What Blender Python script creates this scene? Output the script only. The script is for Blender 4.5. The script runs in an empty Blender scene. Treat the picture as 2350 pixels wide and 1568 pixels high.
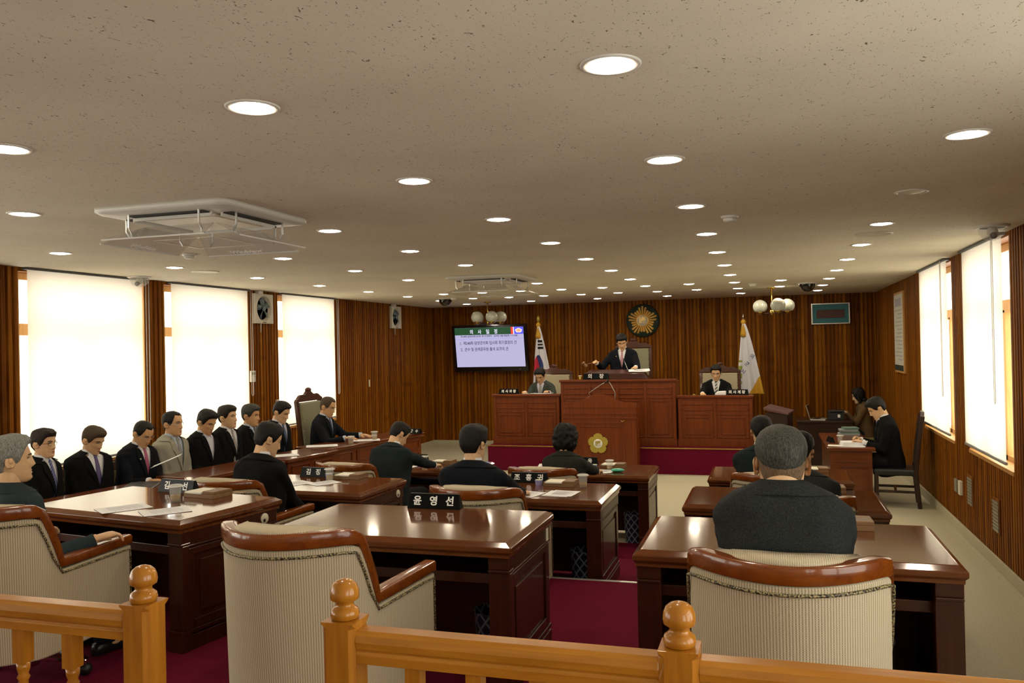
import bpy, bmesh, math, random
from mathutils import Vector, Matrix, Euler, noise as mnoise
R = math.radians
random.seed(7)
C = bpy.context.scene.collection
sc = bpy.context.scene

# ---------------------------------------------------------------- camera
cam = bpy.data.objects.new('camera', bpy.data.cameras.new('camera'))
C.objects.link(cam); sc.camera = cam
cam.data.sensor_fit = 'HORIZONTAL'; cam.data.sensor_width = 36.0
cam.data.lens = 36.0 * 1924.5 / 2350.0
cam.data.clip_start = 0.05; cam.data.clip_end = 200
def cam_matrix(yaw, pitch, roll, loc):
    f = Vector((-math.sin(yaw)*math.cos(pitch), math.cos(yaw)*math.cos(pitch), math.sin(pitch)))
    r = Vector((math.cos(yaw), math.sin(yaw), 0)); u = r.cross(f)
    r2 = r*math.cos(roll) + u*math.sin(roll); u2 = -r*math.sin(roll) + u*math.cos(roll)
    m = Matrix((r2, u2, -f)).transposed().to_4x4(); m.translation = loc
    return m
cam.matrix_world = cam_matrix(0.296422, 0.0066268, -0.0209344, Vector((0, 0, 2.11)))

# ---------------------------------------------------------------- sky, exposure
world = bpy.data.worlds.new('world'); sc.world = world; world.use_nodes = True
wn = world.node_tree.nodes; wl = world.node_tree.links
wn['Background'].inputs[0].default_value = (1.0, 0.975, 0.86, 1)
wn['Background'].inputs[1].default_value = 4.5
sc.view_settings.view_transform = 'Standard'; sc.view_settings.look = 'None'
sc.view_settings.gamma = 1; sc.view_settings.use_curve_mapping = False
sc.view_settings.exposure = 0.42
sc.cycles.use_denoising = True
sc.cycles.max_bounces = 8; sc.cycles.diffuse_bounces = 4; sc.cycles.glossy_bounces = 4
sc.cycles.transmission_bounces = 8; sc.cycles.transparent_max_bounces = 12
sc.cycles.sample_clamp_indirect = 6.0
LAMP_STRENGTH = 70.0

# room numbers (metres): x across, y towards the dais, z up
XL, XR, YB, YF, ZC = -7.03, 1.95, 17.05, -2.2, 3.0
WIN_L = [(-1.6, 0.6), (1.0, 3.6), (4.1, 5.75), (6.45, 8.2), (8.53, 10.25), (11.0, 12.72)]  # first two are out of view, added to let in fill daylight
WIN_R = [(-1.9, 0.3), (0.7, 2.9), (7.95, 9.58), (10.28, 12.12)]  # first two likewise unseen, added to brighten the ceiling
SILL = 0.96
def portal(name, x, y0, y1, z0, z1, sx):
    l = bpy.data.lights.new(name, 'AREA'); l.shape = 'RECTANGLE'; l.size = z1-z0; l.size_y = y1-y0
    l.cycles.is_portal = True
    o = bpy.data.objects.new(name, l); C.objects.link(o); o.location = (x, (y0+y1)/2, (z0+z1)/2)
    o.rotation_euler = (0, R(90)*(-sx), 0)
for a, b in WIN_L: portal('window_daylight', XL-0.2, a, b, SILL, 2.96, 1)
for a, b in WIN_R: portal('window_daylight', XR+0.2, a, b, SILL, 2.96, -1)

# ---------------------------------------------------------------- materials
MATS = {}
def new_mat(name):
    m = bpy.data.materials.new(name); m.use_nodes = True
    b = m.node_tree.nodes['Principled BSDF']; MATS[name] = m
    return m, m.node_tree.nodes, m.node_tree.links, b
def flat(name, col, rough=.5, metal=0, spec=.5, coat=0, sheen=0, emit=None, es=0):
    m, n, l, b = new_mat(name)
    b.inputs['Base Color'].default_value = (*col, 1); b.inputs['Roughness'].default_value = rough
    b.inputs['Metallic'].default_value = metal; b.inputs['Specular IOR Level'].default_value = spec
    if coat: b.inputs['Coat Weight'].default_value = coat; b.inputs['Coat Roughness'].default_value = .05
    if sheen: b.inputs['Sheen Weight'].default_value = sheen
    if emit: b.inputs['Emission Color'].default_value = (*emit, 1); b.inputs['Emission Strength'].default_value = es
    return m
def coords(n, l, scale=(1, 1, 1), kind='Object', rot=(0, 0, 0)):
    t = n.new('ShaderNodeTexCoord'); mp = n.new('ShaderNodeMapping')
    mp.inputs['Scale'].default_value = scale; mp.inputs['Rotation'].default_value = rot
    l.new(t.outputs[kind], mp.inputs['Vector']); return mp.outputs[0]
def nz(n, l, vec, scale=5, detail=4, rough=.55, dist=0):
    x = n.new('ShaderNodeTexNoise'); x.inputs['Scale'].default_value = scale; x.inputs['Detail'].default_value = detail
    x.inputs['Roughness'].default_value = rough; x.inputs['Distortion'].default_value = dist
    l.new(vec, x.inputs['Vector']); return x.outputs['Fac']
def ramp(n, l, fac, stops, interp='LINEAR'):
    r = n.new('ShaderNodeValToRGB'); e = r.color_ramp.elements; r.color_ramp.interpolation = interp
    while len(e) < len(stops): e.new(.5)
    for k, (p, c) in enumerate(stops):
        e[k].position = p; e[k].color = (*c, 1) if len(c) == 3 else c
    l.new(fac, r.inputs[0]); return r.outputs[0]
def bump(n, l, b, h, strength=.2, dist=.01):
    x = n.new('ShaderNodeBump'); x.inputs['Strength'].default_value = strength; x.inputs['Distance'].default_value = dist
    l.new(h, x.inputs['Height']); l.new(x.outputs[0], b.inputs['Normal'])
def math_n(n, l, op, a, b=None, v=0.0):
    x = n.new('ShaderNodeMath'); x.operation = op
    l.new(a, x.inputs[0])
    if b is not None: l.new(b, x.inputs[1])
    else: x.inputs[1].default_value = v
    return x.outputs[0]
def mix_c(n, l, fac, c1, c2):
    x = n.new('ShaderNodeMix'); x.data_type = 'RGBA'
    for s, v in ((0, fac), (6, c1), (7, c2)):
        if hasattr(v, 'is_output'): l.new(v, x.inputs[s])
        else: x.inputs[s].default_value = v if s == 0 else (*v, 1)
    return x.outputs[2]
def wood(name, dark, light, axis='x', rough=.35, coat=0, grain=1.0, cr=.06):
    m, n, l, b = new_mat(name)
    s = {'x': (1.2, 14, 14), 'y': (14, 1.2, 14), 'z': (14, 14, 1.2)}[axis]
    v = coords(n, l, tuple(k*grain for k in s))
    f = nz(n, l, v, 2.2, 6, .6, .6)
    c = ramp(n, l, f, [(.28, dark), (.5, tuple((a+c_)/2 for a, c_ in zip(dark, light))), (.72, light)])
    l.new(c, b.inputs['Base Color']); b.inputs['Roughness'].default_value = rough
    b.inputs['Coat Weight'].default_value = coat; b.inputs['Coat Roughness'].default_value = cr
    b.inputs['Specular IOR Level'].default_value = .28
    return m
def slats(name, axis):
    # stained battens: every batten its own tone, grain along the height
    m, n, l, b = new_mat(name)
    s = (13.3, .01, .12) if axis == 'x' else (.01, 13.3, .12)
    f1 = nz(n, l, coords(n, l, s), 1.0, 2, .5)
    s2 = (60, 1, 2.0) if axis == 'x' else (1, 60, 2.0)
    f2 = nz(n, l, coords(n, l, s2), 1.0, 5, .6, .3)
    f3 = nz(n, l, coords(n, l, (2, 2, 3)), 1.6, 2, .5)
    f = math_n(n, l, 'ADD', math_n(n, l, 'MULTIPLY', f1, v=.55), math_n(n, l, 'MULTIPLY', f2, v=.45))
    c = ramp(n, l, f, [(.32, (.060, .014, .001)), (.47, (.165, .050, .003)), (.58, (.27, .095, .005)), (.7, (.37, .150, .009))])
    kn = ramp(n, l, f3, [(.28, (.78, .72, .68)), (.40, (1, 1, 1))])
    mx = n.new('ShaderNodeMix'); mx.data_type = 'RGBA'; mx.blend_type = 'MULTIPLY'; mx.inputs[0].default_value = 1
    l.new(c, mx.inputs[6]); l.new(kn, mx.inputs[7])
    l.new(mx.outputs[2], b.inputs['Base Color']); b.inputs['Roughness'].default_value = .5; b.inputs['Specular IOR Level'].default_value = .08
    return m

slats('slats_x', 'x'); slats('slats_y', 'y')
wood('mahogany_x', (0.0300, 0.0056, 0.0015), (0.0630, 0.0133, 0.0030), 'x', .38, .35)
wood('mahogany_z', (0.0252, 0.0046, 0.0012), (0.0570, 0.0117, 0.0027), 'z', .38, .3)
wood('desktop', (0.0788, 0.0221, 0.0063), (0.1500, 0.0483, 0.0135), 'x', .11, .30, 1, .05)
wood('dais_wood', (0.1141, 0.0211, 0.0020), (0.1925, 0.0409, 0.0037), 'z', .4, .15)
wood('dais_wood_x', (0.1141, 0.0211, 0.0020), (0.1925, 0.0409, 0.0037), 'x', .35, .3)
wood('table_wood', (0.0911, 0.0173, 0.0023), (0.1549, 0.0351, 0.0047), 'x', .28, .5)
wood('chair_wood', (0.1292, 0.0275, 0.0030), (0.2244, 0.0582, 0.0067), 'x', .25, .5)
wood('pine_x', (0.3370, 0.1242, 0.0087), (0.5242, 0.2236, 0.0218), 'x', .3, .5)
wood('pine_z', (0.3182, 0.1159, 0.0079), (0.4867, 0.1987, 0.0178), 'z', .3, .5)
wood('frame_wood', (.42, .21, .06), (.55, .30, .10), 'z', .45)
wood('dark_wood', (.018, .008, .005), (.04, .016, .009), 'z', .35, .3)
wood('carved_wood', (.04, .013, .007), (.085, .028, .012), 'x', .35, .3)
wood('box_wood', (.16, .085, .035), (.25, .14, .065), 'x', .5)
flat('shade_gap', (.018, .006, .002), .8)

m, n, l, b = new_mat('ceiling_tile')
v = coords(n, l)
vr = coords(n, l, (58, 34, 30), rot=(0, 0, R(25)))
f = nz(n, l, vr, 1.0, 2, .6, 1.6)
spots = ramp(n, l, f, [(.665, (0, 0, 0)), (.70, (1, 1, 1))])
f2 = nz(n, l, coords(n, l, (110, 60, 60)), 1.0, 2, .5)
spk = ramp(n, l, f2, [(.66, (0, 0, 0)), (.72, (.6, .6, .6))])
f3 = nz(n, l, v, 1.3, 3, .5)
base = ramp(n, l, f3, [(.3, (.74, .70, .575)), (.7, (.82, .78, .645))])
c = mix_c(n, l, spots, base, (.20, .165, .115)); c = mix_c(n, l, spk, c, (.27, .225, .165))
l.new(c, b.inputs['Base Color']); b.inputs['Roughness'].default_value = .95; b.inputs['Specular IOR Level'].default_value = .1

m, n, l, b = new_mat('cream_floor')
f = nz(n, l, coords(n, l, (90, 90, 90)), 1.0, 3, .7); f2 = nz(n, l, coords(n, l), 1.2, 2)
c = ramp(n, l, f, [(.3, (.36, .33, .22)), (.7, (.56, .52, .38))])
l.new(c, b.inputs['Base Color']); b.inputs['Roughness'].default_value = .7
m, n, l, b = new_mat('red_carpet')
f = nz(n, l, coords(n, l, (160, 160, 160)), 1.0, 3, .7)
c = ramp(n, l, f, [(.3, (.075, .004, .014)), (.7, (.17, .010, .034))])
l.new(c, b.inputs['Base Color']); b.inputs['Roughness'].default_value = .95; b.inputs['Specular IOR Level'].default_value = .05; bump(n, l, b, f, .5, .004)
def weave(name, c1, c2, sx, sy, rough=.9, kind='UV'):
    m, n, l, b = new_mat(name)
    t = n.new('ShaderNodeTexCoord'); sp = n.new('ShaderNodeSeparateXYZ'); l.new(t.outputs[kind], sp.inputs[0])
    a = math_n(n, l, 'SINE', math_n(n, l, 'MULTIPLY', sp.outputs[0], v=sx)); d = math_n(n, l, 'SINE', math_n(n, l, 'MULTIPLY', sp.outputs[1 if kind == 'UV' else 2], v=sy))
    f = math_n(n, l, 'ADD', math_n(n, l, 'MULTIPLY', a, v=.30), math_n(n, l, 'MULTIPLY', math_n(n, l, 'MULTIPLY', a, d), v=.2))
    f = math_n(n, l, 'ADD', f, v=.5)
    c = ramp(n, l, f, [(.1, c1), (.8, c2)])
    l.new(c, b.inputs['Base Color']); b.inputs['Roughness'].default_value = rough
    bump(n, l, b, f, .35, .003)
    return m
weave('chair_fabric', (.29, .235, .15), (.64, .56, .40), 620, 820)
weave('pad_fabric', (.36, .30, .20), (.58, .51, .37), 900, 620, kind='Object'); flat('seat_fabric', (.42, .42, .38), .85)
m, n, l, b = new_mat('braid')
t = coords(n, l, (150, 150, 150)); f = nz(n, l, t, 1.0, 1)
l.new(ramp(n, l, f, [(.46, (.012, .010, .006)), (.54, (.34, .28, .13))]), b.inputs['Base Color'])
flat('chrome', (.75, .75, .74), .12, 1); flat('black_plastic', (.012, .012, .013), .4); flat('rubber', (.015, .015, .015), .7)
flat('brass', (.62, .42, .11), .25, 1); flat('gold', (.88, .62, .20), .3, .45); flat('dull_gold', (.42, .34, .05), .45, .25)
flat('lacquer', (.003, .004, .004), .3, spec=.1); flat('white_letter', (.86, .86, .84), .5)
flat('white_plastic', (.66, .65, .60), .4); flat('grille_dark', (.022, .020, .018), .7)
flat('cream_plastic', (.70, .66, .52), .4); flat('plaster', (.72, .69, .60), .9); flat('paper', (.82, .83, .86), .8); flat('paper_warm', (.78, .76, .64), .8)
flat('print_grey', (.32, .32, .36), .8); flat('blind_rail', (.36, .37, .37), .4, .3); flat('gap_grey', (.10, .105, .11), .6)
flat('alu', (.62, .62, .60), .3, .8); flat('green_board', (.006, .020, .010), .7); flat('globe_glass', (.42, .43, .36), .25)
flat('tv_black', (.006, .006, .007), .15, coat=.3)
flat('screen', (.02, .02, .02), .4, emit=(.60, .57, .86), es=.62)
flat('screen_green', (.01, .01, .01), .4, emit=(.010, .055, .020), es=1.0)
flat('screen_text', (.01, .01, .01), .5, emit=(.030, .022, .075), es=1.0)
flat('screen_white', (.1, .1, .1), .5, emit=(.75, .72, .95), es=1.0)
flat('screen_blue', (.01, .01, .01), .5, emit=(.10, .09, .80), es=.9)
flat('screen_red', (.01, .01, .01), .5, emit=(.78, .05, .03), es=.9)
flat('screen_orange', (.01, .01, .01), .5, emit=(.80, .42, .22), es=.9)
flat('screen_line', (.01, .01, .01), .5, emit=(.28, .26, .80), es=.9)
flat('flag_white', (.66, .67, .74), .8); flat('flag_red', (.55, .02, .05), .8); flat('flag_blue', (.02, .04, .18), .8)
flat('flag_black', (.01, .01, .012), .8); flat('flag_gold', (.55, .30, .02), .7); flat('flag_green', (.28, .33, .06), .8)
flat('fan_grey', (.60, .58, .50), .45); flat('fan_blade', (.14, .20, .23), .3); flat('fan_dark', (.02, .025, .03), .5)
flat('picture_blue', (.03, .17, .20), .6); flat('picture_brown', (.09, .035, .03), .6); flat('poster', (.50, .50, .42), .6)
flat('vent_grey', (.30, .29, .24), .4, .3); flat('lilac', (.30, .29, .55), .5); flat('pale_green', (.62, .66, .42), .7)
flat('mint', (.05, .42, .28), .25, coat=.3); flat('screw_silver', (.5, .5, .5), .4, .7)
flat('leather_black', (.010, .012, .012), .35); flat('book_grey', (.26, .28, .30), .6); flat('book_green', (.10, .18, .14), .6)
flat('throne_fabric', (.24, .235, .15), .8); flat('throne_pale', (.38, .33, .22), .8); flat('olive_fabric', (.17, .14, .04), .85)
flat('file_black', (.03, .032, .035), .35); flat('folder_brown', (.30, .17, .07), .6)
m, n, l, b = new_mat('tartan')
t = n.new('ShaderNodeTexCoord'); sp = n.new('ShaderNodeSeparateXYZ'); l.new(t.outputs['UV'], sp.inputs[0])
a = math_n(n, l, 'SINE', math_n(n, l, 'MULTIPLY', math_n(n, l, 'ADD', sp.outputs[0], sp.outputs[1]), v=44))
d = math_n(n, l, 'SINE', math_n(n, l, 'MULTIPLY', math_n(n, l, 'SUBTRACT', sp.outputs[0], sp.outputs[1]), v=44))
f = math_n(n, l, 'MAXIMUM', a, d)
l.new(ramp(n, l, f, [(.0, (.006, .008, .03)), (.8, (.02, .045, .12)), (.93, (.25, .28, .30))]), b.inputs['Base Color']); b.inputs['Roughness'].default_value = .5
# clear plastics and glass
def clear(name, col, rough=.03, alpha=.25, ior=1.45):
    m, n, l, b = new_mat(name)
    b.inputs['Base Color'].default_value = (*col, 1); b.inputs['Roughness'].default_value = rough
    b.inputs['Alpha'].default_value = alpha; b.inputs['IOR'].default_value = ior
    return m
clear('acrylic', (.55, .54, .50), .06, .30); clear('acrylic_edge', (.9, .9, .88), .1, .8); clear('dome_clear', (.75, .75, .72), .05, .28)
clear('pane_glass', (.8, .85, .85), .02, .06); clear('cup_clear', (.80, .80, .76), .08, .16); clear('cup_lid', (.85, .84, .80), .2, .45)
clear('tea', (.40, .24, .03), .05, .75); flat('dome_smoke', (.012, .012, .012), .08, coat=.5)
clear('lens', (.6, .62, .62), .02, .12)
# roller blind: thin white cloth that passes daylight
m = bpy.data.materials.new('blind_cloth'); m.use_nodes = True; MATS['blind_cloth'] = m
n, l = m.node_tree.nodes, m.node_tree.links
n.remove(n['Principled BSDF']); out = n['Material Output']
td = n.new('ShaderNodeBsdfTranslucent'); dd = n.new('ShaderNodeBsdfDiffuse'); mx = n.new('ShaderNodeMixShader')
td.inputs[0].default_value = (.88, .82, .70, 1); dd.inputs[0].default_value = (.78, .75, .68, 1); mx.inputs[0].default_value = .42
l.new(dd.outputs[0], mx.inputs[1]); l.new(td.outputs[0], mx.inputs[2]); l.new(mx.outputs[0], out.inputs[0])
# downlight lens
flat('lamp_glow', (.9, .9, .85), .4, emit=(1.0, .86, .64), es=LAMP_STRENGTH)
def cloth(name, c, var=.35, scale=260, rough=.85):
    m, n, l, b = new_mat(name)
    f = nz(n, l, coords(n, l, (scale, scale, scale)), 1.0, 2, .6)
    l.new(ramp(n, l, f, [(.3, tuple(k*(1-var) for k in c)), (.7, tuple(k*(1+var) for k in c))]), b.inputs['Base Color'])
    b.inputs['Roughness'].default_value = rough; b.inputs['Specular IOR Level'].default_value = .12
    return m
cloth('suit_charcoal', (.020, .0225, .023), .55); cloth('suit_black', (.0045, .005, .0055), .25); cloth('suit_navy', (.0055, .007, .011), .25)
cloth('suit_grey', (.30, .29, .235), .15); cloth('suit_slate', (.013, .019, .022), .4); cloth('suit_mid', (.045, .055, .048), .2)
cloth('suit_teal', (.025, .038, .044), .35); cloth('tweed', (.022, .023, .020), .5, 200); cloth('coat_brown', (.105, .065, .028), .4)
cloth('trouser_dark', (.010, .010, .012), .2)
flat('shirt_white', (.72, .73, .76), .8); flat('shirt_blue', (.45, .52, .64), .8); flat('shirt_lilac', (.60, .60, .70), .8)
def stripe(name, c1, c2, k, ang=45, rough=.6, chk=False):
    m, n, l, b = new_mat(name)
    t = n.new('ShaderNodeTexCoord'); sp = n.new('ShaderNodeSeparateXYZ'); l.new(t.outputs['Object'], sp.inputs[0])
    ca, sa = math.cos(R(ang)), math.sin(R(ang))
    h = math_n(n, l, 'ADD', math_n(n, l, 'MULTIPLY', sp.outputs[0], v=ca), math_n(n, l, 'MULTIPLY', sp.outputs[2], v=sa))
    f = math_n(n, l, 'SINE', math_n(n, l, 'MULTIPLY', h, v=k))
    if chk:
        h2 = math_n(n, l, 'SUBTRACT', math_n(n, l, 'MULTIPLY', sp.outputs[0], v=ca), math_n(n, l, 'MULTIPLY', sp.outputs[2], v=sa))
        f = math_n(n, l, 'MULTIPLY', f, math_n(n, l, 'SINE', math_n(n, l, 'MULTIPLY', h2, v=k)))
    f = math_n(n, l, 'ADD', math_n(n, l, 'MULTIPLY', f, v=.5), v=.5)
    l.new(ramp(n, l, f, [(.45, c1), (.55, c2)]), b.inputs['Base Color']); b.inputs['Roughness'].default_value = rough
    return m
stripe('tie_blue_stripe', (.03, .04, .20), (.22, .25, .45), 330); flat('tie_purple', (.075, .055, .18), .5); flat('tie_pink', (.38, .075, .17), .5)
stripe('tie_grey_check', (.12, .13, .14), (.38, .38, .36), 420, chk=True); stripe('tie_pale_stripe', (.10, .08, .09), (.52, .50, .48), 480, 25)
stripe('tie_navy_dot', (.02, .03, .07), (.08, .09, .14), 500, chk=True); flat('tie_navy', (.025, .06, .14), .5)
stripe('tie_check', (.05, .05, .06), (.50, .50, .48), 260, chk=True); stripe('tie_pink_check', (.26, .055, .10), (.55, .38, .42), 190, chk=True)
stripe('tie_bold', (.03, .035, .06), (.58, .58, .52), 170); flat('tie_pale_blue', (.30, .34, .52), .5)
for nm, c in (('skin', (.66, .41, .225)), ('skin_tan', (.60, .345, .17)), ('skin_pale', (.58, .42, .27))):
    m, n, l, b = new_mat(nm)
    f = nz(n, l, coords(n, l, (30, 30, 30)), 1.0, 3)
    l.new(ramp(n, l, f, [(.3, tuple(k*.9 for k in c)), (.7, tuple(k*1.08 for k in c))]), b.inputs['Base Color'])
    b.inputs['Roughness'].default_value = .5; b.inputs['Subsurface Weight'].default_value = .06
    b.inputs['Subsurface Radius'].default_value = (.01, .004, .002)
flat('lip', (.30, .11, .075), .45); flat('eye_white', (.55, .50, .44), .3); flat('eye_dark', (.012, .008, .006), .2); flat('brow', (.025, .018, .013), .8)
def hairm(name, c1, c2):
    m, n, l, b = new_mat(name)
    f = nz(n, l, coords(n, l, (240, 240, 70)), 1.0, 3, .6, .5)
    l.new(ramp(n, l, f, [(.32, c1), (.68, c2)]), b.inputs['Base Color']); b.inputs['Roughness'].default_value = .55; b.inputs['Specular IOR Level'].default_value = .22
    bump(n, l, b, f, .7, .004)
hairm('hair_black', (.003, .0026, .0025), (.011, .009, .008)); hairm('hair_dark', (.008, .006, .0045), (.026, .019, .014))
hairm('hair_brown', (.035, .022, .012), (.085, .055, .032)); hairm('hair_grey', (.09, .095, .085), (.34, .35, .32))
hairm('hair_salt', (.010, .0105, .0085), (.075, .075, .062)); hairm('stubble', (.10, .065, .035), (.20, .13, .075))

# ---------------------------------------------------------------- mesh building
class MB:
    """collects faces of one mesh; every face carries a material slot and a smooth flag"""
    def __init__(s): s.v = []; s.f = []; s.mi = []; s.sm = []; s.uv = None
    def add(s, vs, fs, mi=0, sm=False, M=None):
        o = len(s.v)
        if M is None: s.v += [tuple(p) for p in vs]
        else: s.v += [tuple(M @ Vector(p)) for p in vs]
        for f in fs:
            s.f.append(tuple(o+i for i in f)); s.mi.append(mi); s.sm.append(sm)
        return s
    def box(s, x0, x1, y0, y1, z0, z1, mi=0, M=None):
        v = [(x0, y0, z0), (x1, y0, z0), (x1, y1, z0), (x0, y1, z0), (x0, y0, z1), (x1, y0, z1), (x1, y1, z1), (x0, y1, z1)]
        return s.add(v, [(3, 2, 1, 0), (4, 5, 6, 7), (0, 1, 5, 4), (1, 2, 6, 5), (2, 3, 7, 6), (3, 0, 4, 7)], mi, False, M)
    def loft(s, rings, mi=0, sm=True, closed=True, cap=True, M=None):
        n = len(rings[0]); vs = [p for r in rings for p in r]; fs = []
        for k in range(len(rings)-1):
            for i in range(n if closed else n-1):
                j = (i+1) % n; fs.append((k*n+i, k*n+j, (k+1)*n+j, (k+1)*n+i))
        if cap and closed:
            fs.append(tuple(range(n-1, -1, -1))); fs.append(tuple((len(rings)-1)*n+i for i in range(n)))
        return s.add(vs, fs, mi, sm, M)
    def lathe(s, prof, n=24, mi=0, sm=True, M=None, cap=True):
        rings = [[(r*math.cos(2*math.pi*i/n), r*math.sin(2*math.pi*i/n), z) for i in range(n)] for r, z in prof]
        return s.loft(rings, mi, sm, True, cap, M)
    def tube(s, pts, rad, n=10, mi=0, sm=True, M=None, flatx=1.0, up=None):
        pts = [Vector(p) for p in pts]; rings = []
        rad = rad if isinstance(rad, (list, tuple)) else [rad]*len(pts)
        prev = Vector(up) if up else None
        for k, p in enumerate(pts):
            t = (pts[min(k+1, len(pts)-1)] - pts[max(k-1, 0)]).normalized()
            a = prev if prev is not None else (Vector((0, 0, 1)) if abs(t.z) < .9 else Vector((0, 1, 0)))
            a = (a - t*a.dot(t)); a = a.normalized() if a.length > 1e-6 else t.orthogonal().normalized()
            b_ = t.cross(a); prev = a
            rings.append([tuple(p + (a*math.cos(2*math.pi*i/n)+b_*math.sin(2*math.pi*i/n)*flatx)*rad[k]) for i in range(n)])
        return s.loft(rings, mi, sm, True, True, M)
    def bar(s, pts, w, h, mi=0, M=None, up=(0, 0, 1), sm=False):
        """rectangular section along a path: w sideways, h along up"""
        pts = [Vector(p) for p in pts]; rings = []; up = Vector(up)
        for k, p in enumerate(pts):
            t = (pts[min(k+1, len(pts)-1)] - pts[max(k-1, 0)]).normalized()
            sd = t.cross(up)
            sd = sd.normalized() if sd.length > 1e-5 else Vector((1, 0, 0))
            u = sd.cross(t).normalized()
            rings.append([tuple(p+sd*w/2*a+u*h/2*b_) for a, b_ in ((-1, -1), (1, -1), (1, 1), (-1, 1))])
        return s.loft(rings, mi, sm, True, True, M)
    def ball(s, c, r, n=16, m=10, mi=0, sm=True, M=None):
        r = r if isinstance(r, (tuple, list)) else (r, r, r)
        rings = []
        for k in range(m+1):
            a = math.pi*(k/m-.5); cr = max(math.cos(a), 1e-3)
            rings.append([(c[0]+r[0]*cr*math.cos(2*math.pi*i/n), c[1]+r[1]*cr*math.sin(2*math.pi*i/n), c[2]+r[2]*math.sin(a)) for i in range(n)])
        return s.loft(rings, mi, sm, True, True, M)
    def prism(s, poly, z0, z1, mi=0, M=None, sm=False):
        n = len(poly)
        vs = [(x, y, z0) for x, y in poly] + [(x, y, z1) for x, y in poly]
        fs = [tuple(range(n-1, -1, -1)), tuple(range(n, 2*n))] + [(i, (i+1) % n, n+(i+1) % n, n+i) for i in range(n)]
        return s.add(vs, fs, mi, sm, M)
    def mesh(s, me, mi=0, M=None, sm=True):
        return s.add([v.co[:] for v in me.vertices], [tuple(p.vertices) for p in me.polygons], mi, sm, M)
    def build(s, name, mats, parent=None, bevel=0, seg=2, loc=None, rot=None, angle=35, auto=0):
        me = bpy.data.meshes.new(name); me.from_pydata(s.v, [], s.f)
        for k in (mats if isinstance(mats, (list, tuple)) else [mats]): me.materials.append(MATS[k])
        me.polygons.foreach_set('material_index', s.mi); me.polygons.foreach_set('use_smooth', s.sm)
        bm = bmesh.new(); bm.from_mesh(me); bmesh.ops.recalc_face_normals(bm, faces=bm.faces); bm.to_mesh(me); bm.free()
        me.update()
        if auto: me.polygons.foreach_set('use_smooth', [True]*len(me.polygons)); me.set_sharp_from_angle(angle=R(auto))
        o = bpy.data.objects.new(name, me); C.objects.link(o)
        if parent is not None: o.parent = parent
        if loc is not None: o.location = loc
        if rot is not None: o.rotation_euler = rot
        if bevel:
            b_ = o.modifiers.new('edge', 'BEVEL'); b_.width = bevel; b_.segments = seg; b_.limit_method = 'ANGLE'; b_.angle_limit = R(angle)
        return o
def tag(o, label, cat, group=None, kind=None):
    o['label'] = label; o['category'] = cat
    if group: o['group'] = group
    if kind: o['kind'] = kind
    return o
def thing(name, label, cat, loc=(0, 0, 0), rz=0, group=None):
    o = bpy.data.objects.new(name, None); C.objects.link(o); o.empty_display_size = .1
    o.location = loc; o.rotation_euler = (0, 0, rz)
    return tag(o, label, cat, group)
def struct(o):
    o['kind'] = 'structure'; return o
def kids(o): return [c for c in C.objects if c.parent == o]
def dup(root, loc, rz=0, label=None, group=None, cat=None):
    def cp(o, par):
        c = o.copy(); C.objects.link(c)
        if par is not None: c.parent = par
        for ch in list(o.children): cp(ch, c)
        return c
    r = cp(root, None); r.location = loc; r.rotation_euler = (0, 0, rz)
    if label: r['label'] = label
    if group: r['group'] = group
    return r
_tc = {}
def text_mesh(s, size, depth=.002, bold=0):
    key = (s, size, depth, bold)
    if key in _tc: return _tc[key]
    cu = bpy.data.curves.new('letters', 'FONT'); cu.body = s; cu.size = size; cu.extrude = depth; cu.offset = bold
    cu.align_x = 'CENTER'; cu.align_y = 'CENTER'; cu.resolution_u = 3
    o = bpy.data.objects.new('letters', cu); C.objects.link(o)
    dg = bpy.context.evaluated_depsgraph_get(); dg.update()
    me = bpy.data.meshes.new_from_object(o.evaluated_get(dg)); bpy.data.objects.remove(o)
    _tc[key] = me; return me
def face_mat(loc, normal, up=(0, 0, 1)):
    """matrix that puts text drawn in xy on a surface with the given outward normal"""
    n_ = Vector(normal).normalized(); u = Vector(up); u = (u - n_*u.dot(n_)).normalized(); r = u.cross(n_)
    m_ = Matrix((r, u, n_)).transposed().to_4x4(); m_.translation = loc; return m_
def remesh(mb, vox, smooth=2):
    me = bpy.data.meshes.new('tmp'); me.from_pydata(mb.v, [], mb.f); me.update()
    bm = bmesh.new(); bm.from_mesh(me); bmesh.ops.recalc_face_normals(bm, faces=bm.faces); bm.to_mesh(me); bm.free()
    o = bpy.data.objects.new('tmp', me); C.objects.link(o)
    md = o.modifiers.new('r', 'REMESH'); md.mode = 'VOXEL'; md.voxel_size = vox
    if smooth:
        sm = o.modifiers.new('s', 'SMOOTH'); sm.iterations = smooth; sm.factor = .5
    dg = bpy.context.evaluated_depsgraph_get(); dg.update()
    r = bpy.data.meshes.new_from_object(o.evaluated_get(dg))
    bpy.data.objects.remove(o); bpy.data.meshes.remove(me)
    return r
def lerp_tab(tab, x):
    if x <= tab[0][0]: return tab[0][1:]
    for a, b_ in zip(tab, tab[1:]):
        if x <= b_[0]:
            t = (x-a[0])/(b_[0]-a[0]); return tuple(p+(q-p)*t for p, q in zip(a[1:], b_[1:]))
    return tab[-1][1:]

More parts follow.
